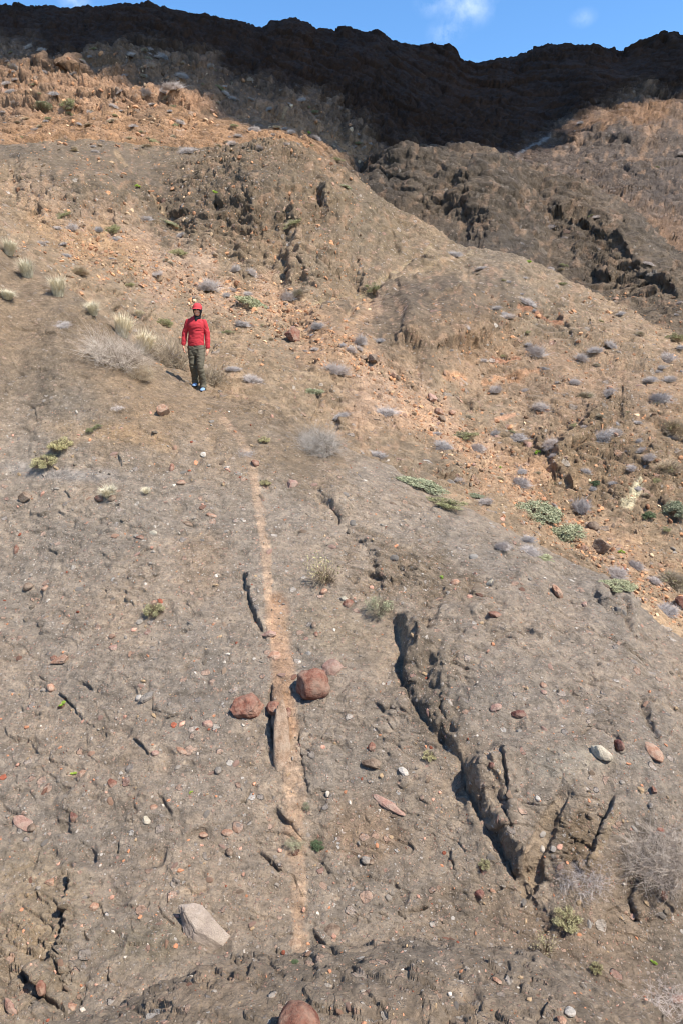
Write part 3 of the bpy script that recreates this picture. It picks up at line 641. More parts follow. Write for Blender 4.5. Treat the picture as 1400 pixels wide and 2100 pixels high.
for e in edge:
    r = hit(*e)
    k = (ALT - r[0].z) / SUN.z
    pts.append(Vector((r[0].x + SUN.x * k, r[0].y + SUN.y * k)))
print('cloud', pts[0], pts[-1], [hit(*e)[0].y for e in edge])
far = [Vector((pts[-1].x + 160, pts[-1].y + 160)), Vector((pts[-1].x + 60, pts[-1].y + 330)), Vector((pts[0].x - 60, pts[0].y + 330)), Vector((pts[0].x - 110, pts[0].y + 60))]
poly = pts + far
bmc = bmesh.new()
bot = [bmc.verts.new((p.x, p.y, ALT)) for p in poly]
top = [bmc.verts.new((p.x, p.y, ALT + 45)) for p in poly]
bmc.faces.new(bot); bmc.faces.new(top)
for i_ in range(len(poly)):
    j_ = (i_ + 1) % len(poly); bmc.faces.new((bot[i_], bot[j_], top[j_], top[i_]))
bmesh.ops.triangulate(bmc, faces=bmc.faces[:])
rr = random.Random(5)
def puff(x, y, z, r):
    g = bmesh.ops.create_icosphere(bmc, subdivisions=3, radius=r, matrix=Matrix.Translation((x, y, z)) @ Matrix.Diagonal((1, 1, .75, 1)))
    c = Vector((x, y, z))
    for v in g['verts']:
        d = v.co - c
        v.co = c + d * (1 + .12 * math.sin(d.x * .31 + z) * math.cos(d.y * .27 + x) + .08 * math.sin(d.z * .5 + d.x * .6))
cen = sum(poly, Vector((0, 0))) / len(poly)
for i_ in range(len(poly)):
    a, b2_ = poly[i_], poly[(i_ + 1) % len(poly)]
    nn = max(1, int((b2_ - a).length / 14))
    for k_ in range(nn):
        p = a.lerp(b2_, k_ / nn); r_ = rr.uniform(14, 26)
        q_ = p + (cen - p).normalized() * r_ * .92
        puff(q_.x, q_.y, ALT + r_ * .6 + rr.uniform(0, 14), r_)
for k_ in range(60):
    a, b2_ = rr.choice(poly), rr.choice(poly)
    p = a.lerp(b2_, rr.uniform(.2, .8)).lerp(cen, .3); puff(p.x, p.y, ALT + 45, rr.uniform(25, 45))
me = bpy.data.meshes.new('cloud'); bmc.to_mesh(me); bmc.free()
me.polygons.foreach_set('use_smooth', [True] * len(me.polygons))
mc, n_, l_, b_ = mat('cloud_white'); b_.inputs['Base Color'].default_value = (.85, .86, .88, 1); b_.inputs['Roughness'].default_value = 1
tag(obj('cloud', me, mc), kind='structure')

# ------------------------------------------------------------------ plain materials
def rock_mat(name, ca_, cb_, cc_, scale=14, detailscale=70):
    m, n, l, b = mat(name)
    t = n.new('ShaderNodeTexCoord').outputs['Object']
    a = noise(n, l, t, scale, 6, .65); g = noise(n, l, t, detailscale, 5, .7)
    c = ramp(n, l, a.outputs['Fac'], [(.3, ca_), (.5, cb_), (.72, cc_)]).outputs[0]
    oi = n.new('ShaderNodeObjectInfo')
    c = mixc(n, l, 1.0, c, ramp(n, l, oi.outputs['Random'], [(0, (.8, .8, .8)), (1, (1.15, 1.12, 1.1))]).outputs[0], 'MULTIPLY')
    c = mixc(n, l, 1.0, c, ramp(n, l, g.outputs['Fac'], [(.3, (.7, .68, .66)), (.5, (1, 1, 1)), (.7, (1.25, 1.22, 1.2))]).outputs[0], 'MULTIPLY')
    du = noise(n, l, n.new('ShaderNodeTexCoord').outputs['Object'], scale * .55, 7, .7)
    c = mixc(n, l, ramp(n, l, du.outputs['Fac'], [(.42, (0, 0, 0)), (.62, (.55, .55, .55))]).outputs[0], c, tuple(lin(160, 142, 122)))
    l.new(c, b.inputs['Base Color'])
    bp = n.new('ShaderNodeBump'); bp.inputs['Strength'].default_value = .8; bp.inputs['Distance'].default_value = .03
    l.new(math_(n, l, 'ADD', a.outputs['Fac'], math_(n, l, 'MULTIPLY', g.outputs['Fac'], .4)), bp.inputs['Height']); l.new(bp.outputs[0], b.inputs['Normal'])
    return m
def lin_(r, g, b, s=.84):
    m_ = (r + g + b) / 3; f_ = .70; s = s * .88
    return lin(m_ + (r - m_) * f_, m_ + (g - m_) * f_, m_ + (b - m_) * f_, s)
RM = {
 'red': rock_mat('red_brown_rock', lin_(120, 62, 44), lin_(160, 92, 66), lin_(186, 120, 90)),
 'deep': rock_mat('deep_red_rock', lin_(104, 44, 36), lin_(138, 66, 54), lin_(160, 86, 70)),
 'pink': rock_mat('pink_rock', lin_(168, 110, 88), lin_(194, 140, 116), lin_(212, 168, 144)),
 'orange': rock_mat('orange_rock', lin_(170, 104, 70), lin_(204, 142, 104), lin_(222, 176, 140)),
 'tan': rock_mat('tan_rock', lin_(150, 112, 78), lin_(186, 146, 110), lin_(206, 174, 140)),
 'brown': rock_mat('brown_rock', lin_(104, 78, 58), lin_(140, 108, 82), lin_(170, 136, 106)),
 'white': rock_mat('white_rock', lin_(176, 162, 146), lin_(206, 194, 178), lin_(226, 218, 206)),
 'cream': rock_mat('cream_rock', lin_(176, 158, 126), lin_(208, 192, 158), lin_(224, 212, 184)),
 'grey': rock_mat('grey_rock', lin_(110, 102, 92), lin_(146, 136, 124), lin_(172, 162, 150)),
 'granite': rock_mat('pale_pink_granite', lin_(146, 128, 112), lin_(178, 158, 140), lin_(198, 180, 162), 9, 120),
}
def veg_mat(name, a, b2, rough=.85, sss=0):
    m, n, l, b = mat(name)
    oi = n.new('ShaderNodeObjectInfo'); t = n.new('ShaderNodeTexCoord').outputs['Object']
    x = noise(n, l, t, 9, 3)
    c = ramp(n, l, x.outputs['Fac'], [(.35, a), (.65, b2)]).outputs[0]
    c = mixc(n, l, 1.0, c, ramp(n, l, oi.outputs['Random'], [(0, (.82, .84, .86)), (1, (1.15, 1.1, 1.05))]).outputs[0], 'MULTIPLY')
    l.new(c, b.inputs['Base Color']); b.inputs['Roughness'].default_value = rough
    return m
VM = {
 'greytwig': veg_mat('grey_twigs', lin(158, 148, 142, 1.05), lin(190, 180, 172, 1.05)),
 'browntwig': veg_mat('brown_twigs', lin(120, 106, 88, 1.25), lin(172, 156, 132, 1.25)),
 'neartwig': veg_mat('weathered_twigs', lin(144, 132, 120, 1.05), lin(196, 184, 170, 1.05)),
 'stem': veg_mat('dark_stems', lin(84, 72, 58, 1.25), lin(120, 104, 84, 1.25)),
 'green': veg_mat('pale_green_leaves', lin(132, 134, 102, 1.1), lin(172, 170, 138, 1.1)),
 'olive': veg_mat('olive_leaves', lin(104, 102, 70, 1.25), lin(142, 138, 98, 1.25)),
 'dkgreen': veg_mat('dark_green_leaves', lin(60, 74, 50, 1.25), lin(96, 106, 74, 1.25)),
 'fresh': veg_mat('bright_green_leaves', lin(110, 136, 50, 1.25), lin(168, 186, 84, 1.25)),
 'straw': veg_mat('dry_grass', lin(186, 172, 142, 1.1), lin(220, 208, 180, 1.1)),
 'yellow': veg_mat('yellow_green_leaves', lin(140, 132, 92, 1.0), lin(196, 186, 140, 1.0)),
}

# ------------------------------------------------------------------ stones
def rock_mesh(name, seed, flat=.6, ang=.5, sub=4, long_=1.0):
    bm = bmesh.new(); bmesh.ops.create_icosphere(bm, subdivisions=sub, radius=1.0)
    V = np.array([v.co[:] for v in bm.verts]); r = np.random.RandomState(seed)
    for i_ in range(int(5 + ang * 12)):
        n = r.normal(size=3); n /= np.linalg.norm(n); d = r.uniform(.62, .86) + (1 - ang) * .12 - (.14 if ang > .6 else 0)
        k = V @ n - d; V = V - np.maximum(k, 0)[:, None] * n * (.75 + .25 * ang)
    V *= (1 + .10 * fbm(V * 1.3 + seed, 3, seed % 90) + .05 * fbm(V * 5 + seed, 3, seed % 70))[:, None]
    V *= np.array([long_, 1 / math.sqrt(long_), flat])
    m = max(np.ptp(V[:, 0]), np.ptp(V[:, 1])) / 2
    V /= m
    for v, c in zip(bm.verts, V): v.co = c
    me = bpy.data.meshes.new(name); bm.to_mesh(me); bm.free()
    me.polygons.foreach_set('use_smooth', [True] * len(me.polygons))
    if ang > .55:
        me.polygons.foreach_set('use_smooth', [False] * len(me.polygons))
    me.update(); return me
def basis(nor, ang):
    """x along image-right tilted by ang (clockwise on screen, degrees), z along the ground's normal"""
    z = nor.normalized()
    a = math.radians(-ang)
    want = Vector((math.cos(a), -math.sin(a) * 0, 0)) + Vector((0, math.sin(a) * .8, math.sin(a) * .6))
    x = (want - z * want.dot(z)).normalized(); y = z.cross(x)
    return Matrix((x, y, z)).transposed().to_4x4()
def put_stone(name, px_, py_, w, hh, colr, ang=0, angular=.5, flat=.6, sink=.35, label=None, cat='stone', seed=None, group=None):
    r = hit(px_, py_)
    if not r: return None
    loc, nor, d = r
    seed = seed or int(px_ * 7 + py_ * 3)
    angular = min(1, angular + .15) if w < 60 and angular > .25 else angular
    me = rock_mesh(name, seed, 1.0, angular, 4 if w > 26 else 3)
    o = obj(name, me, RM[colr])
    sx = w / F * d / 2; view = abs(wray(px_, py_).dot(nor)); 
    if hh > w: pass
    sy = hh / F * d / 2 / max(.5, min(1, view + .25)); sz = flat * min(sx, sy)
    Mx = basis(nor, ang) @ Matrix.Diagonal((sx, sy, sz, 1))
    Mx.translation = loc + nor * (sz * (.85 - 2 * sink))
    me.transform(Mx @ Matrix.Identity(4)); 
    # keep the origin at the base of the stone
    base = loc.copy(); me.transform(Matrix.Translation(-base)); o.location = base
    return tag(o, label, cat, group)
S = [
 (640, 1411, 80, 66, 'red', 0, .55, 1.0, .3, 'large red brown angular boulder resting right of the tan stripe', 'boulder'),
 (683, 1370, 48, 46, 'pink', 20, .15, .6, .42, 'smooth rounded pink boulder half sunk just above the red brown boulder', 'boulder'),
 (508, 1455, 78, 60, 'red', 14, .8, .6, .35, 'angular pinkish red block left of the long upright clast', 'boulder'),
 (577, 1528, 175, 38, 'tan', 80, .45, .8, .25, 'long narrow tan clast standing proud in the pale stripe', 'rock'),
 (562, 1455, 46, 26, 'red', 75, .6, .8, .3, 'narrow red brown piece above the long tan clast', 'rock'),
 (590, 1462, 40, 12, 'red', 80, .5, .7, .3, 'thin dark red sliver on the right edge of the pale stripe', 'stone'),
 (553, 1302, 34, 18, 'pink', 5, .6, .7, .3, 'pale pink block with a dark hollow below it in the stripe', 'stone'),
 (562, 1345, 30, 28, 'orange', 10, .6, .4, .45, 'orange block set in the pale stripe above the boulders', 'stone'),
 (760, 1567, 42, 25, 'brown', 20, .5, .7, .25, 'brown oval stone with pale top right of the lower stripe', 'stone'),
 (762, 1532, 16, 20, 'red', 10, .4, .6, .35, 'small brown red stone just above the brown oval stone', 'stone'),
 (828, 1585, 28, 16, 'white', 50, .5, .6, .3, 'bright white stone between the stripe and the gully', 'stone'),
 (796, 1650, 78, 22, 'pink', 35, .6, .35, .4, 'long flat pinkish slab lying diagonally on the lower slope', 'slab'),
 (1062, 1465, 34, 19, 'deep', 4, .35, .8, .25, 'deep red oblong stone right of the gully', 'stone'),
 (1270, 1529, 20, 28, 'deep', 0, .4, .8, .3, 'dark red upright stone beside the cream stone in its hollow', 'stone'),
 (1339, 1541, 62, 27, 'orange', 84, .2, .4, .48, 'tall crescent shaped orange clast near the right edge', 'stone'),
 (1232, 1545, 48, 32, 'cream', 55, .3, .8, .35, 'cream rounded stone in a dark rimmed hollow', 'stone'),
 (1016, 1452, 26, 20, 'pink', 0, .4, .6, .4, 'dull pink stone left of the deep red oblong stone', 'stone'),
 (331, 848, 32, 26, 'orange', 10, .75, .9, .15, 'orange angular block lying below the person', 'stone'),
 (600, 997, 26, 30, 'pink', 20, .85, .7, .25, 'sharp salmon pink stone on the upper slab', 'stone'),
 (353, 960, 10, 22, 'red', 0, .2, .9, .3, 'small upright brick red stone on the upper left slab', 'stone'),
 (53, 1021, 34, 24, 'brown', 15, .8, .6, .25, 'brown flat block near the left edge of the slab', 'stone'),
 (130, 1355, 40, 20, 'orange', 15, .8, .6, .25, 'orange brown broken slab on the left of the slope', 'slab'),
 (112, 1350, 14, 14, 'red', 15, .8, .8, .25, 'small red brown chunk against the broken slab', 'stone'),
 (104, 1411, 22, 15, 'orange', 60, .3, .8, .25, 'rounded orange brown stone below the broken slab', 'stone'),
 (153, 1676, 18, 27, 'deep', 0, .5, .8, .25, 'dark red blocky stone on the lower left slope', 'stone'),
 (234, 1607, 30, 22, 'red', 20, .9, .4, .4, 'flat triangular red stone on the left slope', 'stone'),
 (168, 1588, 26, 18, 'orange', 20, .6, .5, .35, 'orange stone next to a bright green sprout', 'stone'),
 (300, 1682, 20, 16, 'cream', 40, .5, .5, .35, 'pale cream pitted stone on the lower left slope', 'stone'),
 (316, 1656, 18, 14, 'orange', 0, .2, .5, .4, 'small rounded orange stone above the cream pitted stone', 'stone'),
 (48, 1686, 54, 30, 'pink', 35, .5, .3, .48, 'mottled pink clast level with the slope near the left edge', 'rock'),
 (66, 1698, 24, 16, 'brown', 20, .4, .6, .3, 'brown knob on the lower end of the mottled pink clast', 'stone'),
 (104, 1808, 20, 19, 'orange', 20, .9, .6, .3, 'triangular orange brown stone low on the left', 'stone'),
 (193, 1859, 20, 16, 'orange', 0, .5, .7, .3, 'crumbly bright orange stone low on the left', 'stone'),
 (432, 1925, 165, 96, 'granite', 28, .92, .42, .36, 'huge pale pinkish grey granite clast nearly flush with the bottom of the slope', 'boulder'),
 (606, 2120, 94, 90, 'red', 0, .12, .95, .3, 'smooth red boulder cut by the bottom edge of the picture', 'boulder'),
 (86, 2026, 30, 22, 'red', 65, .4, .9, .25, 'brown egg shaped stone overhanging a dark hollow low on the left', 'stone'),
 (148, 2064, 24, 15, 'orange', 80, .3, .5, .4, 'orange oval stone near the bottom left corner', 'stone'),
 (22, 2068, 50, 22, 'pink', 45, .5, .5, .35, 'long purplish pink clast in the bottom left corner', 'rock'),
 (680, 1907, 40, 38, 'brown', 0, .1, .35, .5, 'round brown cobble bedded in the slope beside the stripe foot', 'cobble'),
 (604, 1938, 30, 26, 'tan', 0, .2, .35, .5, 'round tan cobble at the very foot of the stripe', 'cobble'),
 (981, 1836, 24, 18, 'deep', 15, .7, .7, .25, 'dark red angular stone between the slope foot and gully', 'stone'),
 (1011, 1830, 22, 10, 'orange', 40, .3, .5, .4, 'slender orange stone right of the dark red angular one', 'stone'),
 (1360, 1838, 15, 20, 'red', 0, .7, .8, .25, 'rough red brown lump low at the right', 'stone'),
 (1296, 1879, 16, 18, 'pink', 0, .8, .6, .3, 'square salmon stone low at the right', 'stone'),
 (1392, 2052, 34, 20, 'pink', 8, .3, .6, .3, 'smooth pink stone in the bottom right corner', 'stone'),
 (1168, 2076, 22, 26, 'white', 60, .2, .6, .35, 'whitish pink rounded stone in the near ledge at lower right', 'stone'),
 (1150, 2094, 22, 18, 'orange', 20, .4, .7, .3, 'orange stone at the bottom edge beside the whitish one', 'stone'),
 (1018, 2012, 22, 16, 'orange', 35, .8, .6, .3, 'wedge of orange stone under a crack in the near ledge', 'stone'),
 (712, 1240, 28, 20, 'red', 15, .7, .6, .3, 'dull red stone below the stemmy yellow shrub', 'stone'),
 (706, 1229, 18, 12, 'cream', 0, .3, .6, .3, 'pale stone tucked behind the dull red stone', 'stone'),
 (665, 1215, 15, 12, 'orange', 20, .4, .8, .2, 'rusty pebble directly under the stemmy yellow shrub', 'stone'),
 (644, 1283, 12, 15, 'brown', 0, .2, .8, .3, 'upper one of two small brown cobbles above the pink boulder', 'cobble'),
 (648, 1301, 9, 13, 'red', 0, .2, .8, .3, 'lower one of two small brown cobbles above the pink boulder', 'cobble'),
 (1138, 1216, 34, 24, 'orange', 30, .85, .5, .3, 'sharp orange brown block near the right shoulder of the slab', 'stone'),
 (1013, 1262, 24, 15, 'red', 60, .5, .6, .3, 'rusty brown stone standing on end on the right slab', 'stone'),
 (932, 1198, 22, 14, 'orange', -25, .4, .7, .25, 'light orange stone on the crest of the right slab', 'stone'),
 (1004, 1195, 18, 11, 'cream', -30, .3, .7, .25, 'creamy yellow stone on the crest of the right slab', 'stone'),
 (1112, 1406, 15, 14, 'orange', 0, .2, .6, .35, 'upper of two touching orange pebbles on the right slab', 'pebble'),
 (1114, 1420, 13, 12, 'pink', 0, .2, .6, .35, 'lower of two touching orange pebbles on the right slab', 'pebble'),
 (1197, 1240, 17, 14, 'pink', 0, .5, .6, .3, 'pink red pebble near the right crest of the slab', 'pebble'),
 (1008, 1569, 15, 14, 'deep', 0, .3, .8, .2, 'round red pebble right of the gully bend', 'pebble'),
 (1101, 1638, 12, 13, 'white', 0, .2, .7, .3, 'white pebble at the head of the smooth side gully', 'pebble'),
 (1340, 1622, 13, 16, 'red', 0, .6, .8, .2, 'small vermilion stone under the crescent clast', 'stone'),
 (427, 1485, 25, 18, 'pink', 10, .3, .6, .35, 'pale pink cobble left of the angular pinkish red block', 'cobble'),
 (235, 1328, 24, 18, 'pink', 10, .7, .4, .4, 'flat pink stone on the upper left slope', 'stone'),
 (316, 1236, 12, 10, 'orange', 0, .4, .6, .3, 'tiny orange pebble behind the pale cushion shrub', 'pebble'),
 (466, 1708, 26, 16, 'orange', 5, .4, .5, .35, 'light orange cobble left of the lower stripe', 'cobble'),
 (472, 1748, 18, 14, 'brown', 30, .4, .7, .25, 'dull brown cobble below the light orange cobble', 'cobble'),
 (418, 1712, 22, 14, 'orange', 5, .3, .5, .35, 'rusty orange cobble left of the light orange one', 'cobble'),
 (750, 1766, 26, 16, 'grey', 10, .3, .8, .2, 'grey rounded stone in a small heap right of the lower stripe', 'stone'),
 (750, 1756, 15, 9, 'orange', 0, .8, .8, .0, 'orange chip lying on the small heap right of the lower stripe', 'stone'),
 (760, 1768, 14, 12, 'brown', 0, .5, .8, .2, 'olive brown stone at the right end of the small heap', 'stone'),
 (373, 1540, 30, 13, 'orange', 38, .3, .5, .35, 'elongated orange stone on the middle left slope', 'stone'),
 (318, 1545, 16, 13, 'pink', 0, .4, .7, .25, 'salmon stone left of the elongated orange stone', 'stone'),
 (303, 1432, 26, 20, 'grey', 10, .5, .6, .25, 'dark lilac brown stone in a small cluster on the left slope', 'stone'),
 (286, 1431, 13, 14, 'white', 0, .3, .7, .25, 'pinkish white stone at the left of the small cluster', 'stone'),
 (448, 1581, 15, 18, 'grey', 0, .2, .8, .2, 'dark grey pebble left of the long tan clast', 'pebble'),
 (524, 950, 22, 12, 'red', 80, .6, .7, .3, 'brown red block capping the top of the pale stripe', 'stone'),
 (372, 992, 20, 13, 'orange', 0, .5, .7, .25, 'orange stone on the upper slab below the upright brick stone', 'stone'),
 (205, 1024, 26, 13, 'red', 10, .5, .7, .2, 'flat red stone under the dry grass tuft at left', 'stone'),
 (232, 1024, 18, 16, 'brown', 0, .3, .7, .2, 'brown knob beside the flat red stone at left', 'stone'),
 (435, 1058, 26, 10, 'orange', 12, .4, .5, .35, 'long orange chip on the upper slab left of the stripe', 'stone'),
 (385, 1075, 26, 12, 'brown', 15, .5, .5, .3, 'brown slabby stone left of the upper stripe', 'slab'),
 (289, 1103, 20, 12, 'red', 5, .5, .5, .3, 'salmon red stone on the upper left slab', 'stone'),
 (315, 1094, 20, 13, 'cream', 5, .2, .4, .4, 'smooth buff cobble beside the salmon red stone', 'cobble'),
 (35, 1127, 12, 16, 'red', 0, .7, .7, .2, 'rust coloured stone close to the left edge', 'stone'),
 (58, 1205, 22, 18, 'brown', 10, .8, .8, .15, 'brown block in a nest of broken rock at the left', 'stone'),
 (94, 1207, 13, 13, 'orange', 0, .3, .7, .25, 'pale orange pebble right of the nested brown block', 'pebble'),
 (605, 698, 36, 20, 'red', 25, .7, .8, .15, 'dark red brown boulder alone on the scree right of the person', 'boulder'),
 (765, 744, 28, 18, 'brown', 20, .8, .9, .15, 'largest brown block in the dry stream bed', 'boulder'),
 (745, 737, 18, 12, 'brown', 10, .8, .9, .15, 'brown block at the upper left of the dry stream bed', 'boulder'),
 (804, 771, 16, 13, 'orange', 0, .8, .9, .15, 'tan block in the stream bed below the largest brown one', 'boulder'),
 (815, 776, 14, 10, 'brown', 20, .8, .9, .15, 'small brown block right of the tan stream bed block', 'boulder'),
 (880, 822, 22, 17, 'pink', 0, .9, .9, .1, 'pale square block catching the sun in the dry stream bed', 'boulder'),
 (899, 850, 20, 13, 'orange', 0, .8, .9, .1, 'orange block just below the pale square block', 'boulder'),
 (926, 848, 17, 13, 'orange', 0, .8, .9, .1, 'orange block right of the stream bed step', 'boulder'),
 (903, 862, 18, 11, 'brown', 0, .8, .9, .1, 'brown block with a dark gap under the orange one', 'boulder'),
 (1230, 1132, 38, 30, 'brown', 10, .5, .95, .15, 'big rounded brown boulder in the valley at right', 'boulder'),
 (1250, 1147, 20, 12, 'tan', 10, .6, .7, .15, 'tan flat rock touching the big rounded brown boulder', 'rock'),
 (1197, 1124, 20, 14, 'orange', 10, .6, .7, .2, 'reddish rock left of the big rounded brown boulder', 'rock'),
 (1214, 1084, 24, 20, 'brown', 0, .3, .9, .2, 'round brown boulder right of the lower green cushion', 'boulder'),
 (1083, 917, 16, 14, 'pink', 0, .3, .9, .15, 'pale pink rounded boulder in the valley', 'boulder'),
 (1260, 893, 10, 9, 'orange', 0, .3, .9, .15, 'small round orange boulder beyond the valley cave', 'boulder'),
 (1393, 1243, 26, 30, 'red', 10, .6, .95, .1, 'red brown boulder at the right edge of the valley', 'boulder'),
 (1094, 1045+0, 12, 8, 'orange', 0, .8, .8, .1, 'orange chunk beside the upper green cushion', 'rock'),
]
CATN = {}
for s_ in S:
    (x_, y_, w_, h_, c_, a_, an_, fl_, sk_, lb_, ct_) = s_
    put_stone(ct_, x_, y_, w_, h_, c_, a_, an_, fl_, sk_, lb_, ct_)

# smaller stones: the biggest are single objects, the rest one carpet
protos = [rock_mesh('stone', 900 + i_, .6, [.6, .5, .9, .8][i_ % 4], 3, 1 + .35 * (i_ % 3)) for i_ in range(6)]
cand = []
rs_ = random.Random(21)
for i_ in range(5200):
    y_ = rs_.uniform(840, 2099); x_ = rs_.uniform(-20, 1420)
    w_ = min(18, 2.3 * (rs_.random() ** -.5))
    cand.append((x_, y_, w_, 'slab'))
for i_ in range(15000):
    t_ = rs_.random()
    if t_ < .42:
        k_ = rs_.random(); x_ = 120 + 1300 * k_; y_ = np.interp(x_, [0, 200, 400, 560, 700, 760, 880, 1000, 1080, 1180, 1250, 1400], [470, 530, 600, 655, 715, 765, 880, 955, 1025, 1105, 1160, 1250]) + rs_.gauss(-6, 30)
    elif t_ < .7:
        x_ = rs_.uniform(880, 1420); y_ = rs_.uniform(600, 1250)
    else:
        x_ = rs_.uniform(-10, 760); y_ = rs_.uniform(110, 760)
    w_ = min(13, 2.0 * (rs_.random() ** -.5)); cand.append((x_, y_, w_, 'valley'))
res = []
for (x_, y_, w_, z_) in cand:
    r = hit(x_, y_)
    if not r or r[0].y > 235 or y_ < np.interp(x_, [e[0] for e in edge], [e[1] for e in edge]) + 6: continue
    if z_ == 'slab' and r[2] > 20: continue
    if z_ == 'valley' and r[2] < 15: continue
    res.append((x_, y_, w_, z_, r))
big = {'slab': [], 'valley': []}; rest = []
for z_, lim in (('slab', 110), ('valley', 80)):
    a = sorted([q_ for q_ in res if q_[3] == z_], key=lambda q_: -q_[2])
    big[z_] = a[:lim]; rest += a[lim:]
AUTO = []; ADJ = {'red': 'brick red', 'white': 'whitish'}
LB = {('slab', 'orange'): 'small orange stone bedded in the grey slab, one of many scattered alike', ('slab', 'pink'): 'small pink stone bedded in the grey slab, one of many scattered alike',
      ('slab', 'tan'): 'small tan stone bedded in the grey slab, one of many scattered alike', ('slab', 'brown'): 'small brown stone bedded in the grey slab, one of many scattered alike',
      ('slab', 'white'): 'small whitish stone bedded in the grey slab, one of many scattered alike', ('slab', 'grey'): 'small grey stone bedded in the grey slab, one of many scattered alike', ('slab', 'red'): 'small brick red stone bedded in the grey slab, one of many scattered alike',
      ('valley', 'orange'): 'small orange rock on the scree slopes, one of many scattered alike', ('valley', 'tan'): 'small tan rock on the scree slopes, one of many scattered alike', ('valley', 'brown'): 'small brown rock on the scree slopes, one of many scattered alike', ('valley', 'pink'): 'small pinkish rock on the scree slopes, one of many scattered alike'}
for z_ in ('slab', 'valley'):
    for (x_, y_, w_, _, (loc, nor, d)) in big[z_]:
        c_ = rs_.choice(['orange', 'orange', 'pink', 'tan', 'brown', 'white', 'grey', 'grey', 'red', 'pink'] if z_ == 'slab' else ['orange', 'orange', 'tan', 'brown', 'pink'])
        me = protos[rs_.randrange(6)]
        key = me.name.split('.')[0] + c_ + str(protos.index(me))
        if key not in CATN:
            m2 = me.copy(); m2.materials.append(RM[c_]); CATN[key] = m2
        o = bpy.data.objects.new('stone' if z_ == 'slab' else 'rock', CATN[key]); C.objects.link(o)
        s2 = w_ / F * d / 2
        Mx = basis(nor, rs_.uniform(0, 360)) @ Matrix.Diagonal((s2, s2 * rs_.uniform(.7, 1), s2 * rs_.uniform(.7, 1.1), 1)); Mx.translation = loc - nor * s2 * .05
        o.matrix_world = Mx
        AUTO.append((o, x_, y_, 'small %s stone' % ADJ.get(c_, c_) if z_ == 'slab' else 'small %s rock' % ADJ.get(c_, c_)))
        tag(o, LB[(z_, c_)], 'stone' if z_ == 'slab' else 'rock', ('small %s stones in the slab' if z_ == 'slab' else 'small %s rocks on the scree') % {'red': 'brick red', 'white': 'whitish', 'pink': 'pink' if z_ == 'slab' else 'pinkish'}.get(c_, c_))
bm = bmesh.new(); bmesh.ops.create_icosphere(bm, subdivisions=2, radius=1)
ico = np.array([v.co[:] for v in bm.verts]); icf = np.array([[v.index for v in f.verts] for f in bm.faces]); bm.free()
shapes = []
for i_ in range(14):
    V_ = ico.copy(); r = np.random.RandomState(i_ + 40)
    for _ in range(8):
        n = r.normal(size=3); n /= np.linalg.norm(n); V_ -= np.maximum(V_ @ n - r.uniform(.5, .85), 0)[:, None] * n
    shapes.append(V_ * (1 + .1 * r.normal(size=(len(V_), 1))) * np.array([1, r.uniform(.55, 1), r.uniform(.4, .8)]))
palette = {'slab': [(lin(200, 140, 104), 3), (lin(198, 150, 126), 3), (lin(205, 190, 172), 3), (lin(150, 138, 124), 6), (lin(120, 106, 90), 4), (lin(178, 150, 116), 3), (lin(150, 86, 64), 1)],
           'valley': [(lin(214, 158, 114), 5), (lin(196, 146, 108), 4), (lin(166, 120, 88), 4), (lin(150, 126, 100), 4), (lin(226, 190, 150), 2), (lin(110, 86, 66), 2)]}
def carpet(name, items, z_, label=None):
    Vs, Fs, Cs, off = [], [], [], 0
    pal = [c for c, k in palette[z_] for _ in range(k)]
    for (x_, y_, w_, _, (loc, nor, d)) in items:
        s2 = w_ / F * d / 2; R = np.array(basis(nor, rs_.uniform(0, 360)).to_3x3())
        V_ = (shapes[rs_.randrange(14)] * s2) @ R.T + np.array(loc + nor * s2 * .1)
        Vs.append(V_); Fs.append(icf + off); off += len(V_)
        c = pal[rs_.randrange(len(pal))] * rs_.uniform(.8, 1.15)
        Cs.append(np.repeat(np.array([[c[0], c[1], c[2], 1]]), len(V_), 0))
    me = np_mesh(name, np.concatenate(Vs), np.concatenate(Fs))
    a = me.attributes.new('ground', 'FLOAT_COLOR', 'POINT'); a.data.foreach_set('color', np.concatenate(Cs).astype(np.float32).ravel())
    m, n, l, b = mat(name + '_stone'); at = n.new('ShaderNodeAttribute'); at.attribute_name = 'ground'
    g = noise(n, l, n.new('ShaderNodeTexCoord').outputs['Object'], 30 if z_ == 'slab' else 5, 4)
    l.new(mixc(n, l, 1.0, at.outputs['Color'], ramp(n, l, g.outputs['Fac'], [(.3, (.7, .7, .7)), (.7, (1.2, 1.2, 1.2))]).outputs[0], 'MULTIPLY'), b.inputs['Base Color'])
    return tag(obj(name, me, m), kind='stuff')
tag(carpet('gravel', [q_ for q_ in rest if q_[3] == 'slab'], 'slab'), 'loose and bedded pebbles strewn over the grey slab', 'gravel')
tag(carpet('scree', [q_ for q_ in rest if q_[3] == 'valley'], 'valley'), 'orange rubble strewn over the valley and the far slopes', 'scree')

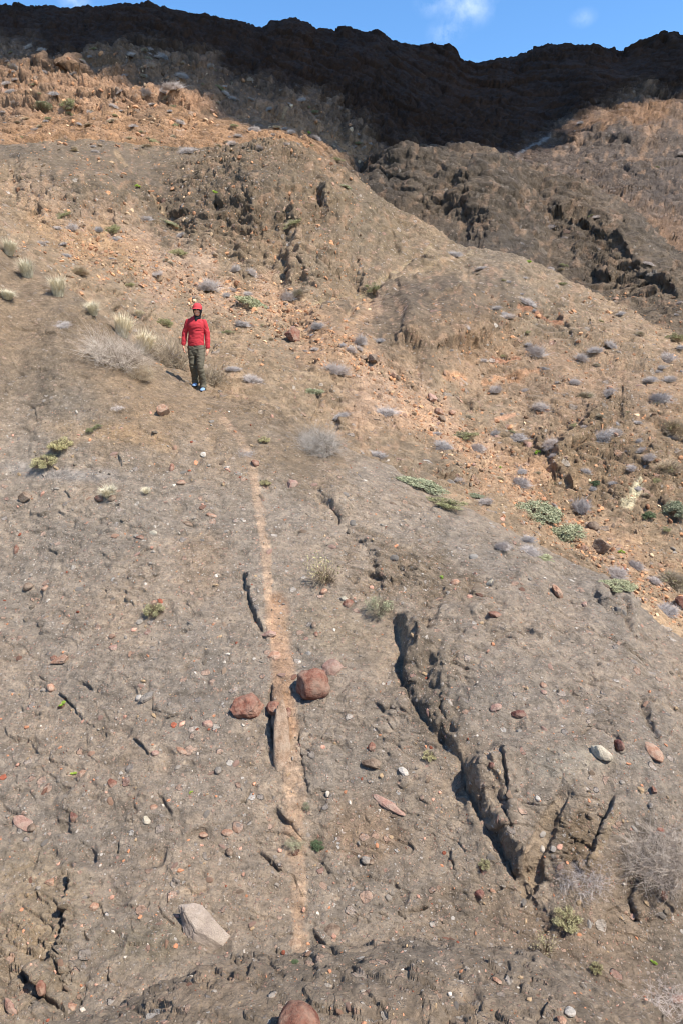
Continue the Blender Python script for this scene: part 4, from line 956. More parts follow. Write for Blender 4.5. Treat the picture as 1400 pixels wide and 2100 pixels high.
# ------------------------------------------------------------------ plants
def tubes(paths, sides=3):
    Vs, Fs, off = [], [], 0
    for pth in paths:
        n = len(pth)
        for k, (p, r) in enumerate(pth):
            t = (pth[min(k + 1, n - 1)][0] - pth[max(k - 1, 0)][0])
            t = t / (np.linalg.norm(t) + 1e-9); a = np.cross(t, [.3, .5, .81]); a /= np.linalg.norm(a) + 1e-9; b = np.cross(t, a)
            for s in range(sides):
                q = 2 * math.pi * s / sides; Vs.append(p + (a * math.cos(q) + b * math.sin(q)) * r)
        for k in range(n - 1):
            for s in range(sides):
                s2 = (s + 1) % sides; Fs.append((off + k*sides + s, off + k*sides + s2, off + (k+1)*sides + s2, off + (k+1)*sides + s))
        off += n * sides
    return np.array(Vs), Fs
def twig_paths(r, n, rad, hgt, thick, spread=1.0, branch=3, wig=.12, bs=0.0):
    out = []
    for i_ in range(n):
        az = r.uniform(0, 2 * math.pi); el = math.acos(1 - r.random() * .95) * spread
        L = r.uniform(.65, 1.0)
        tip = np.array([math.cos(az) * math.sin(el) * rad, math.sin(az) * math.sin(el) * rad, math.cos(el) * hgt]) * L
        tip[2] = max(tip[2], .04 * hgt)
        base = np.array([tip[0] * .12, tip[1] * .12, 0])
        if bs: q_ = r.uniform(0, 6.283); w_ = math.sqrt(r.random()) * rad * bs; base = np.array([math.cos(q_) * w_, math.sin(q_) * w_, 0]); tip = tip * .55 + np.array([base[0], base[1], tip[2] * .45])
        p1 = base + (tip - base) * .5 + np.array([r.gauss(0, 1), r.gauss(0, 1), abs(r.gauss(0, 1))]) * wig * .6
        out.append([(base, thick * 1.7), (p1, thick), (tip, thick * .45)])
        for b in range(branch):
            t = r.uniform(.35, .85); q = base + (tip - base) * t + (p1 - (base + tip) / 2) * (1 - abs(2 * t - 1))
            d = (tip - base) * r.uniform(.25, .5) + np.array([r.gauss(0, 1), r.gauss(0, 1), r.gauss(0, .8)]) * wig * 1.6
            e = q + d; e[2] = max(e[2], .03 * hgt)
            out.append([(q, thick * .7), (q + d * .5 + np.array([r.gauss(0, 1), r.gauss(0, 1), r.gauss(0, 1)]) * wig * .25, thick * .5), (e, thick * .25)])
    return out
def leaf_cloud(r, n, rad, hgt, size, clumps=14, shell=True, long_=2.2, up=.5):
    """leaf blades gathered in clumps through a low crown"""
    cs_ = []
    for i_ in range(clumps):
        a = r.uniform(0, 6.283); q = math.sqrt(r.random()) * .8; z = math.sqrt(max(0, 1 - q * q)) * r.uniform(.35, .9)
        cs_.append((math.cos(a) * q, math.sin(a) * q, z, r.uniform(.18, .34)))
    V, Fc = [], []
    for i_ in range(n):
        c = cs_[r.randrange(clumps)]
        p = np.array([r.gauss(0, 1), r.gauss(0, 1), r.gauss(0, 1)]); p = p / np.linalg.norm(p) * c[3] * r.uniform(.6, 1)
        p = np.array([(c[0] + p[0]) * rad, (c[1] + p[1]) * rad, max(.02, (c[2] + p[2] * .7)) * hgt])
        d = np.array([r.gauss(0, 1), r.gauss(0, 1), r.gauss(0, .6) + up]); d /= np.linalg.norm(d)
        w = np.cross(d, [r.gauss(0, 1), r.gauss(0, 1), r.gauss(0, 1)]); w /= np.linalg.norm(w) + 1e-6
        L = size * r.uniform(.6, 1.3); k = len(V)
        V += [p - w * L / long_ * .1, p + d * L * .5 - w * L / long_ / 2, p + d * L, p + d * L * .5 + w * L / long_ / 2]; Fc.append((k, k + 1, k + 2, k + 3))
    return np.array(V), Fc
def blades(r, n, rad, hgt, w=.006, lean=.5):
    V, Fc = [], []
    for i_ in range(n):
        a = r.uniform(0, 6.283); q = rad * .35 * math.sqrt(r.random()); b = np.array([math.cos(a) * q, math.sin(a) * q, -.01])
        a2 = a + r.gauss(0, .5); L = hgt * r.uniform(.5, 1.1); out = rad * lean * r.random() * 1.6
        d = np.array([math.cos(a2), math.sin(a2), 0]); s = np.array([-d[1], d[0], 0]) * w
        p1 = b + d * out * .35 + np.array([0, 0, L * .6]); p2 = b + d * out + np.array([0, 0, L * (.98 - .3 * r.random())])
        k = len(V); V += [b - s, b + s, p1 + s * .8, p1 - s * .8, p2]; Fc += [(k, k + 1, k + 2, k + 3), (k + 3, k + 2, k + 4)]
    return np.array(V), Fc
PROTO = {}
def proto(kind, v):
    """mesh pieces [(part name, mesh, material)] of a plant 1 m across"""
    key = (kind, v)
    if key in PROTO: return PROTO[key]
    r = random.Random(hash_(kind) * 31 + v)
    P_ = []
    def T(n, pa, m): V, Fc = tubes(pa); P_.append((n, np_mesh(n, V, Fc), VM[m]))
    def Lf(n, VF, m): P_.append((n, np_mesh(n, VF[0], VF[1]), VM[m]))
    if kind == 'greyfar':      # low dome of bare grey twigs
        T('twigs', twig_paths(r, 330, .58, .42, .0075, 1.0, 4, .07, .45), 'greytwig')
    elif kind == 'brownfar':
        T('twigs', twig_paths(r, 300, .5, .45, .008, 1.0, 4, .06), 'browntwig'); Lf('foliage', leaf_cloud(r, 500, .45, .4, .05), 'olive')
    elif kind == 'greynear':
        T('twigs', twig_paths(r, 260, .62, .46, .0026, 1.0, 8, .13, .75), 'neartwig'); T('stem', twig_paths(r, 30, .5, .38, .007, 1, 4, .12, .6), 'stem')
    elif kind == 'deadnear':
        T('twigs', twig_paths(r, 190, .55, .55, .004, 1.0, 6, .09, .6), 'browntwig'); T('stem', twig_paths(r, 12, .4, .4, .010, 1, 2, .08), 'greytwig')
    elif kind == 'mat':
        Lf('foliage', leaf_cloud(r, 5200, .5, .34, .045, 26), 'green'); T('stem', twig_paths(r, 60, .42, .26, .006, 1.1, 2, .05), 'stem')
    elif kind == 'olive':
        Lf('foliage', leaf_cloud(r, 3600, .5, .45, .045, 20), 'olive'); T('stem', twig_paths(r, 120, .48, .42, .006, 1.0, 3, .05), 'browntwig')
    elif kind == 'dkgreen':
        Lf('foliage', leaf_cloud(r, 2600, .5, .5, .06, 18), 'dkgreen'); T('stem', twig_paths(r, 30, .4, .4, .008, 1.0, 2, .05), 'stem')
    elif kind == 'fresh':
        Lf('foliage', leaf_cloud(r, 420, .45, .5, .13, 9, up=.9), 'fresh'); T('stem', twig_paths(r, 14, .4, .4, .012, .9, 1, .05), 'stem')
    elif kind == 'cushion':    # pale yellow-green spiky cushion
        Lf('foliage', leaf_cloud(r, 2400, .48, .5, .075, 20, long_=4, up=.8), 'yellow'); T('stem', twig_paths(r, 160, .5, .5, .006, .95, 3, .05), 'stem')
    elif kind == 'stemmy':     # open shrub: long stems, few yellow leaves
        T('stem', twig_paths(r, 46, .5, .62, .0065, .95, 4, .07), 'browntwig'); Lf('foliage', leaf_cloud(r, 260, .52, .75, .05, 18, up=.9), 'yellow')
        T('twigs', twig_paths(r, 60, .3, .35, .005, 1.0, 3, .05), 'stem')
    elif kind == 'greengrey':
        T('stem', twig_paths(r, 120, .5, .6, .006, .95, 4, .06), 'browntwig'); Lf('foliage', leaf_cloud(r, 1500, .48, .6, .05, 18, long_=3.5, up=.8), 'green')
    elif kind == 'straw':
        Lf('blades', blades(r, 520, .5, .75, .007, .55), 'straw')
    elif kind == 'wisp':       # very thin dry wisps lying on the rock
        T('twigs', twig_paths(r, 150, .6, .14, .0028, 1.1, 5, .09, .85), 'greytwig')
    PROTO[key] = P_
    return P_
def hash_(s): return sum(ord(c) * (i_ + 3) for i_, c in enumerate(s))
def put_plant(kind, x_, y_, w, label, name='shrub', cat='shrub', hs=1.0, group=None, v=0, asp=1.0, upv=.55, tilt=None):
    r = hit(x_, y_)
    if not r: return None
    loc, nor, d = r
    P_ = proto(kind, v)
    s = w / F * d
    z = (nor * (1 - upv) + Vector((0, 0, 1)) * upv).normalized()
    a = random.Random(x_ * 13 + y_).uniform(0, 360)
    B = basis(z, tilt if tilt is not None else 0).to_3x3()
    rot = B.to_4x4() @ Matrix.Diagonal((1, asp, 1, 1)) @ Matrix.Rotation(math.radians(a), 4, 'Z')
    ma = Matrix.Translation(loc - z * s * .015) @ rot @ Matrix.Diagonal((s, s, s * hs, 1))
    if len(P_) == 1 or w < 30:
        # a small plant: one mesh
        key = (kind, v, 'joined')
        if key not in PROTO:
            V, Fc, mi, off = [], [], [], 0
            me = bpy.data.meshes.new(name)
            for k, (pn, pm, pmat) in enumerate(P_):
                V += [vv.co[:] for vv in pm.vertices]; Fc += [tuple(i2 + off for i2 in f.vertices) for f in pm.polygons]; mi += [k] * len(pm.polygons); off += len(pm.vertices)
            me.from_pydata(V, [], Fc)
            for (pn, pm, pmat) in P_: me.materials.append(pmat)
            me.polygons.foreach_set('material_index', mi); PROTO[key] = me
        o = bpy.data.objects.new(name, PROTO[key]); C.objects.link(o); o.matrix_world = ma
    else:
        o = bpy.data.objects.new(name, None); C.objects.link(o); o.location = loc; o.empty_display_size = .2
        inv = Matrix.Translation(-loc)
        for (pn, pm, pmat) in P_:
            if not pm.materials: pm.materials.append(pmat)
            c = bpy.data.objects.new(pn, pm); C.objects.link(c); c.parent = o; c.matrix_local = inv @ ma
    return tag(o, label, cat, group)
PL = [
 ('greynear', 1360, 1770, 125, 'big tangle of bare grey twigs at the lower right edge', 1.0), ('wisp', 1195, 1795, 90, 'flat mat of dry grey wisps left of the big grey tangle', 1.0),
 ('cushion', 1160, 1890, 62, 'pale yellowish cushion plant below the smooth side gully', .7), ('stemmy', 1118, 1950, 62, 'small grey stemmy plant with a few yellow leaves near the ledge', .8),
 ('cushion', 1222, 1990, 28, 'smallest pale cushion plant at the lower right', 1), ('fresh', 1340, 1976, 16, 'small green sprig low at the right', .8), ('wisp', 1350, 2045, 110, 'dry grey wisps in the bottom right corner', .8),
 ('greengrey', 603, 1732, 50, 'pale green grass like tuft across the lower stripe', .5), ('dkgreen', 648, 1737, 34, 'dark green little plant right of the pale green tuft', .7), ('greengrey', 626, 1658, 22, 'small grey green plant on the right edge of the stripe', 1),
 ('cushion', 319, 1258, 46, 'round pale yellow cushion shrub alone on the left slope', 1), ('cushion', 126, 920, 52, 'larger olive cushion shrub on the upper left slope', .9), ('cushion', 92, 952, 58, 'flatter olive cushion shrub below the larger one', .6),
 ('olive', 188, 885, 26, 'small olive tuft right of the cushion shrubs', .8), ('olive', 203, 876, 20, 'tiny olive tuft at the head of the sandy patch', .8), ('straw', 225, 1018, 50, 'thin dry grass tuft growing over red stones at left', .7),
 ('straw', 300, 1010, 26, 'faint dry grass tuft right of the red stones', .6), ('cushion', 545, 995, 26, 'olive tuft on the upper part of the stripe', .9), ('wisp', 505, 930, 34, 'grey tuft beside the top of the stripe', .9), ('cushion', 542, 906, 28, 'yellowish tuft right of the top of the stripe', .8),
 ('stemmy', 668, 1194, 82, 'open dark stemmed shrub with pale yellow leaves in the middle of the slab', 1.15), ('greengrey', 776, 1258, 66, 'grey green bush in the head of the gully', 1.0),
 ('fresh', 130, 1446, 20, 'green sprout over a dark hole on the left slope', .9), ('fresh', 152, 1588, 15, 'tiny bright green rosette beside an orange stone', .8), ('fresh', 905, 1186, 15, 'bright yellow green sprig on the crest of the right slab', .8),
 ('cushion', 880, 1553, 32, 'yellowish grassy tuft left of the gully', .6), ('cushion', 992, 1775, 26, 'pale tuft left of the lower gully', .7), ('fresh', 392, 1626, 10, 'minute green sprout on the lower left slope', .8), ('dkgreen', 605, 1975, 22, 'small blue green plant at the foot of the stripe', .5),
 ('greynear', 655, 922, 84, 'wide bare grey shrub on the crest right of the stripe', .9), ('greynear', 240, 742, 105, 'tangled dead shrub left of the person', .95), ('deadnear', 350, 752, 95, 'tall dry twiggy bush just behind the person at left', 1.3), ('deadnear', 432, 785, 60, 'dry twigs behind the legs of the person at right', 1.2),
 ('deadnear', 290, 775, 60, 'low dead twigs between the tangled shrub and the person', 1.0),
 ('straw', 18, 522, 46, 'topmost pale grass tussock at the left edge', 1.1), ('straw', 58, 568, 52, 'second grass tussock down the left crest', 1.1), ('straw', 120, 606, 56, 'third grass tussock down the left crest', 1.1), ('straw', 193, 645, 42, 'short fat grass tussock above the dead shrub', 1),
 ('straw', 250, 690, 66, 'large grass tussock behind the tangled dead shrub', 1.1), ('straw', 290, 722, 70, 'grass tussock between the dead shrub and the dry bush', 1.0), ('straw', 15, 612, 48, 'greenish grass tuft low at the left edge', .6), ('straw', 285, 650, 36, 'faint grass tuft upslope of the dry bush', .7), ('straw', 300, 775, 30, 'small straw tuft under the dead twigs', 1),
 ('greyfar', 128, 668, 36, 'grey wispy mat on the left crest', .4), ('wisp', 240, 834, 30, 'small grey mat left of the orange angular block', .4),
 ('olive', 338, 668, 40, 'olive grey bush behind the dry bush', .8), ('brownfar', 165, 563, 44, 'grey brown dome shrub above the grass tussocks', .9), ('greyfar', 148, 472, 28, 'lilac grey dome shrub high on the left slope', 1), ('greyfar', 203, 474, 20, 'small grey shrub right of the lilac dome', 1),
 ('olive', 232, 476, 40, 'dark olive shrub right of the small grey one', .7), ('olive', 128, 446, 44, 'low olive shrub at the rock edge on the upper left', .5), ('olive', 366, 524, 46, 'flat olive shrub at the top of the scree', .6), ('greyfar', 430, 594, 48, 'biggest lilac grey shrub above the person', 1.0),
 ('greyfar', 484, 556, 24, 'grey shrub at the upper end of the rock foot', 1.1), ('greyfar', 515, 564, 28, 'grey shrub right of the one at the rock foot', 1), ('mat', 515, 630, 84, 'wide olive green mat on the scree above the boulder', .7), ('greyfar', 592, 614, 34, 'grey shrub right of the wide olive mat', 1), ('brownfar', 612, 604, 30, 'brown grey shrub behind the grey one at the rock foot', .9),
 ('greyfar', 652, 673, 32, 'grey shrub on the scree above the stream bed', .9), ('greyfar', 738, 706, 30, 'tall lilac grey shrub at the foot of the rock dome', 1.4), ('greyfar', 720, 720, 24, 'small grey shrub left of the tall lilac one', .8), ('greyfar', 688, 766, 60, 'broad grey shrub in the valley left of the stream bed', .8),
 ('greyfar', 520, 784, 46, 'wide grey shrub on the brown bank right of the person', .7), ('greyfar', 496, 668, 38, 'flat grey shrub on the scree right of the cap', .6), ('olive', 468, 684, 30, 'small grey green shrub right of the shoulder of the person', .6), ('greyfar', 480, 758, 34, 'faint lilac mat below the small green shrub', .4),
 ('mat', 640, 808, 56, 'fresh green mat in the valley below the broad grey shrub', .6), ('greyfar', 775, 938, 42, 'lilac shrub on the near bank of the valley', .7), ('greyfar', 700, 855, 36, 'pale grey wisps left of the stream bed', .5), ('greyfar', 790, 850, 60, 'thin grey shrub in the stream bed rubble', .5), ('greyfar', 778, 700, 22, 'grey shrub against the left foot of the rock dome', .6),
 ('greyfar', 1094, 730, 52, 'broad grey dome shrub right of the rock dome', .9), ('greyfar', 1015, 804, 28, 'lilac grey shrub above the orange rock step', 1.1), ('greyfar', 1108, 840, 36, 'dark lilac shrub below the orange rock step', .9), ('brownfar', 1198, 818, 42, 'brown grey dome shrub in the middle of the right slope', .8), ('greyfar', 1250, 808, 30, 'pale lilac shrub right of the brown dome shrub', .9),
 ('greyfar', 1352, 822, 46, 'dark grey leaning shrub on the right slope', .8), ('greyfar', 1362, 740, 44, 'oval grey shrub higher on the right slope', .8), ('olive', 1385, 700, 44, 'olive dome shrub at the right edge', .9), ('greyfar', 1190, 738, 28, 'spiky grey shrub right of the broad dome', 1.1), ('greyfar', 1220, 722, 34, 'flat grey shrub next to the spiky one', .7), ('greyfar', 1252, 712, 34, 'lilac shrub left of the upper right slope', .7),
 ('greyfar', 1040, 652, 32, 'faint grey shrub above the rock dome', .6), ('greyfar', 1078, 622, 44, 'flat lilac mat near the hill crest', .5), ('greyfar', 930, 525, 40, 'lilac mat on the crest saddle', .5), ('greyfar', 985, 552, 26, 'grey mat right of the crest saddle', .5), ('olive', 766, 600, 44, 'dark olive bush at the foot of the mid hill rock', 1.0), ('greyfar', 735, 716, 20, 'little grey shrub under the tall lilac one', .7),
 ('greyfar', 1332, 782, 30, 'small brown grey shrub right of centre on the slope', .7), ('greyfar', 1178, 786, 26, 'grey wisps above the brown dome shrub', .7), ('greyfar', 1370, 780, 36, 'flat grey shrub right of the small brown grey one', .6), ('greyfar', 1260, 890, 34, 'straw grey shrub by the valley cave', .8),
 ('greyfar', 1130, 915, 36, 'lilac shrub on top of the cave block', .9), ('greyfar', 1236, 902, 42, 'grey shrub growing over the cave block', .9), ('greyfar', 1200, 970, 24, 'dark grey shrub beside the dark crevice', .9), ('greyfar', 1065, 996, 46, 'oval mauve grey shrub above the green cushions', .8), ('greyfar', 1188, 1048, 44, 'tall round mauve grey shrub right of the green cushions', 1.3),
 ('dkgreen', 1220, 998, 28, 'teal green shrub above the round mauve shrub', .9), ('greyfar', 1060, 900, 40, 'flat grey shrub on the orange gravel', .5), ('greyfar', 1013, 889, 24, 'small grey shrub left of the flat one on gravel', .7), ('olive', 950, 898, 62, 'grey green flat shrub left of the gravel', .5), ('greyfar', 978, 924, 36, 'grey shrub below the grey green flat one', .8),
 ('greyfar', 925, 720, 10, 'speck of grey shrub on the rock dome', .8), ('greyfar', 908, 918, 40, 'grey twiggy shrub by the near bank', .7), ('greyfar', 940, 985, 20, 'small lilac shrub on the near bank', .7), ('mat', 862, 1000, 120, 'long flat green shrub along the near bank, upper part', .45), ('olive', 915, 1036, 90, 'yellow green lower continuation of the long flat shrub', .4),
 ('mat', 974, 1020, 40, 'short green cushion right of the long flat shrub', .6), ('greyfar', 996, 1032, 34, 'grey twigs touching the short green cushion', .7), ('mat', 1100, 1058, 122, 'upper and wider of two big green cushions', .6), ('mat', 1146, 1098, 106, 'lower and darker of two big green cushions', .65),
 ('greyfar', 1030, 1124, 34, 'grey shrub with upright stalks on the near crest', .8), ('greyfar', 1082, 1110, 34, 'lilac shrub behind the grey one by the bank', .8), ('greyfar', 1085, 1134, 46, 'grey shrub below the lower green cushion', .6), ('mat', 1115, 1146, 50, 'small green cushion joined to a grey shrub', .5),
 ('mat', 1268, 1206, 84, 'pale green cushion low in the valley at right', .55), ('greyfar', 1262, 1180, 50, 'dark grey shrub behind the pale green cushion', .7), ('brownfar', 1378, 1200, 74, 'dark grey brown bush at the right edge of the valley', .8), ('greyfar', 1340, 1194, 30, 'lilac shrub left of the dark edge bush', .8), ('greyfar', 1300, 1165, 42, 'grey shrub with yellow green tips near the brown boulder', .8),
 ('greyfar', 1368, 1255, 50, 'thin grey shrub left of the red boulder', .5), ('dkgreen', 1330, 1062, 34, 'dark green shrub right of the cream outcrop', .7), ('mat', 1388, 1048, 70, 'green bush at the right edge beyond the outcrop', .8), ('brownfar', 1366, 968, 60, 'dark grey bush on the right bank', .9), ('brownfar', 1382, 888, 66, 'grey green bush high on the right bank', .9), ('mat', 1390, 880, 40, 'green patch beside the high right bank bush', .7),
 ('greyfar', 1330, 940, 26, 'lilac shrub on the right bank', .7), ('greyfar', 1312, 926, 26, 'grey shrub up left of the lilac one on the bank', .7), ('greyfar', 1292, 962, 24, 'grey wisps above the cream outcrop', .7), ('fresh', 1100, 930, 16, 'bright green plant left of the cave block', .9), ('fresh', 1272, 1134, 16, 'bright green plant right of the brown boulder', .8), ('fresh', 1023, 960, 10, 'dark green speck on the orange gravel', .9),
 ('mat', 88, 230, 66, 'flat dark green bush high on the orange mountain side', .5), ('olive', 140, 215, 36, 'grey green bush right of the flat dark green one', .6), ('olive', 690, 332, 32, 'olive bush on the far slope above the mid hill', .7), ('fresh', 634, 275, 12, 'bright green bush on the far orange slope', .9), ('fresh', 442, 398, 20, 'green patch on the mid hill rock', .6), ('fresh', 282, 384, 14, 'green plant in the cleft of the left rock', .8),
 ('olive', 600, 462, 50, 'dark mat hanging over a hollow in the mid hill', .5), ('mat', 350, 462, 60, 'grey green patch at the foot of the left rock', .4), ('greyfar', 300, 452, 30, 'lilac shrub left of the grey green patch', .6), ('greyfar', 372, 484, 20, 'grey shrub at the cleft foot', .7), ('mat', 710, 385, 30, 'pale green tuft on the mid hill crest', .5), ('fresh', 1084, 540, 16, 'green plant near the saddle of the hill', .8),
 ('greyfar', 352, 183, 50, 'grey brown bush between cliff bands on the mountain', .6), ('greyfar', 300, 196, 30, 'olive grey bush on the mountain left of the grey brown one', .6), ('greyfar', 388, 312, 40, 'lilac shrub at the foot of the orange cliffs', .5), ('greyfar', 340, 120, 34, 'grey bush below the shadow on the mountain', .6),
]
for i_, it in enumerate(PL):
    kind, x_, y_, w_, lb_, hs_ = it
    nm = {'straw': 'grass_tussock', 'fresh': 'small_plant', 'wisp': 'dry_wisps', 'mat': 'green_shrub', 'cushion': 'cushion_plant'}.get(kind, 'shrub')
    ct = {'straw': 'grass', 'fresh': 'plant', 'cushion': 'plant', 'wisp': 'grass'}.get(kind, 'shrub')
    put_plant(kind, x_, y_, w_, lb_, nm, ct, hs_, v=(i_ % 3) if kind in ('greyfar', 'straw') else (i_ % 2 if kind in ('mat', 'olive') else 0), asp=.75 if kind == 'mat' else 1.0)
rp = random.Random(77)
nfar = 0; EX = [e[0] for e in edge]; EY = [e[1] for e in edge]
while nfar < 250:
    t_ = rp.random()
    if t_ < .55: x_, y_ = rp.uniform(0, 760), rp.uniform(95, 315)
    elif t_ < .62: x_, y_ = rp.uniform(1000, 1400), rp.uniform(190, 520)
    elif t_ < .78: x_, y_ = rp.uniform(950, 1400), rp.uniform(540, 900)
    elif t_ < .9: k_ = rp.random(); x_ = 60 + 640 * k_; y_ = 480 + 220 * k_ + rp.gauss(-5, 28)
    else: x_, y_ = rp.uniform(880, 1400), rp.uniform(880, 1160)
    r = hit(x_, y_)
    if not r or r[2] < 18: continue
    mtn = r[0].y > 100
    if y_ < np.interp(x_, EX, EY) + 8: continue
    w_ = rp.uniform(8, 24) * (1.0 if mtn else 1.0)
    kd = rp.choice(['greyfar', 'greyfar', 'greyfar', 'olive', 'brownfar'])
    wh = 'mountain side' if mtn else 'valley slopes'
    cn = 'olive green' if kd == 'olive' else ('brown' if kd == 'brownfar' else 'grey')
    o_ = put_plant(kd, x_, y_, w_, 'small %s shrub on the %s, one of many dotted alike' % (cn, wh), 'shrub', 'shrub', rp.uniform(.45, .75), 'small %s shrubs dotting the %s' % (cn, wh), v=rp.randrange(3) if kd == 'greyfar' else rp.randrange(2))
    AUTO.append((o_, x_, y_, 'small %s shrub' % cn)); nfar += 1
# every small stone and shrub is told apart by the nearest landmark
LM = [(640, 1405, 'the big red brown boulder'), (577, 1528, 'the long tan clast'), (512, 1455, 'the angular red block'), (760, 1567, 'the brown oval stone'), (828, 1585, 'the white stone'), (796, 1650, 'the flat pink slab'),
 (1062, 1465, 'the deep red oblong stone'), (1232, 1545, 'the cream stone'), (1339, 1541, 'the orange crescent clast'), (331, 848, 'the block below the person'), (405, 710, 'the person'), (600, 997, 'the sharp salmon stone'),
 (353, 960, 'the upright brick red stone'), (53, 1021, 'the brown left edge block'), (130, 1355, 'the broken orange slab'), (153, 1676, 'the dark red blocky stone'), (234, 1607, 'the triangular red stone'), (48, 1686, 'the mottled pink clast'),
 (432, 1925, 'the huge pale granite clast'), (602, 2080, 'the red boulder at the bottom'), (86, 2026, 'the brown egg shaped stone'), (680, 1907, 'the round brown cobble'), (981, 1836, 'the gully foot stone'), (1352, 1760, 'the big grey twig tangle'),
 (1160, 1880, 'the yellowish cushion plant'), (668, 1180, 'the open stemmed shrub'), (776, 1240, 'the grey green gully bush'), (319, 1245, 'the round pale cushion shrub'), (110, 930, 'the two olive cushion shrubs'), (655, 905, 'the wide bare crest shrub'),
 (1138, 1216, 'the sharp orange brown block'), (1120, 1070, 'the two big green cushions'), (1230, 1132, 'the big brown valley boulder'), (1290, 1015, 'the cream outcrop'), (605, 698, 'the lone boulder on the scree'), (690, 750, 'the broad grey valley shrub'),
 (880, 822, 'the pale square block'), (1094, 722, 'the broad grey dome shrub'), (1198, 810, 'the brown dome shrub'), (1180, 900, 'the valley cave'), (870, 720, 'the low cliff of the rock dome'), (766, 590, 'the dark olive bush'), (515, 620, 'the wide olive mat'),
 (366, 520, 'the flat olive scree shrub'), (560, 310, 'the pointed knob of the hill'), (940, 300, 'the top of the big rock dome'), (1090, 300, 'the white streak'), (1280, 300, 'the right hand cliff band'), (88, 228, 'the flat dark green bush'), (634, 275, 'the bright green far bush'),
 (430, 150, 'the top orange cliff'), (200, 290, 'the crest of the left rock'), (300, 265, 'the pale cliff scar'), (600, 462, 'the mat over the hollow'), (985, 525, 'the saddle of the hill'), (1260, 500, 'the black stepped cliff'), (1390, 1243, 'the red right edge boulder'), (60, 550, 'the crest tussocks'), (604, 1732, 'the green tuft in the stripe')]
grp = {}
for (o, x_, y_, nm_) in AUTO:
    if o is None: continue
    l_ = min(LM, key=lambda q: (q[0] - x_) ** 2 + (q[1] - y_) ** 2)
    dx, dy = x_ - l_[0], y_ - l_[1]
    dr = ('right of' if dx > 0 else 'left of') if abs(dx) > 2.2 * abs(dy) else (('below' if dy > 0 else 'above') if abs(dy) > 2.2 * abs(dx) else (('down ' if dy > 0 else 'up ') + ('right of' if dx > 0 else 'left of')))
    grp.setdefault((nm_, dr, l_[2]), []).append((math.hypot(dx, dy), o))
ORD = ['', ', second nearest', ', third nearest', ', fourth nearest', ', fifth nearest', ', sixth nearest', ', seventh nearest', ', eighth nearest']
for (nm_, dr, lm), it in grp.items():
    it.sort(key=lambda q: q[0])
    for k_, (_, o) in enumerate(it):
        o['label'] = '%s %s %s%s' % (nm_, dr, lm, (', nearest' if len(it) > 1 and k_ == 0 else (ORD + ['', ', ninth nearest', ', tenth nearest', ', eleventh nearest', ', twelfth nearest'][1:])[min(k_, 11)]))
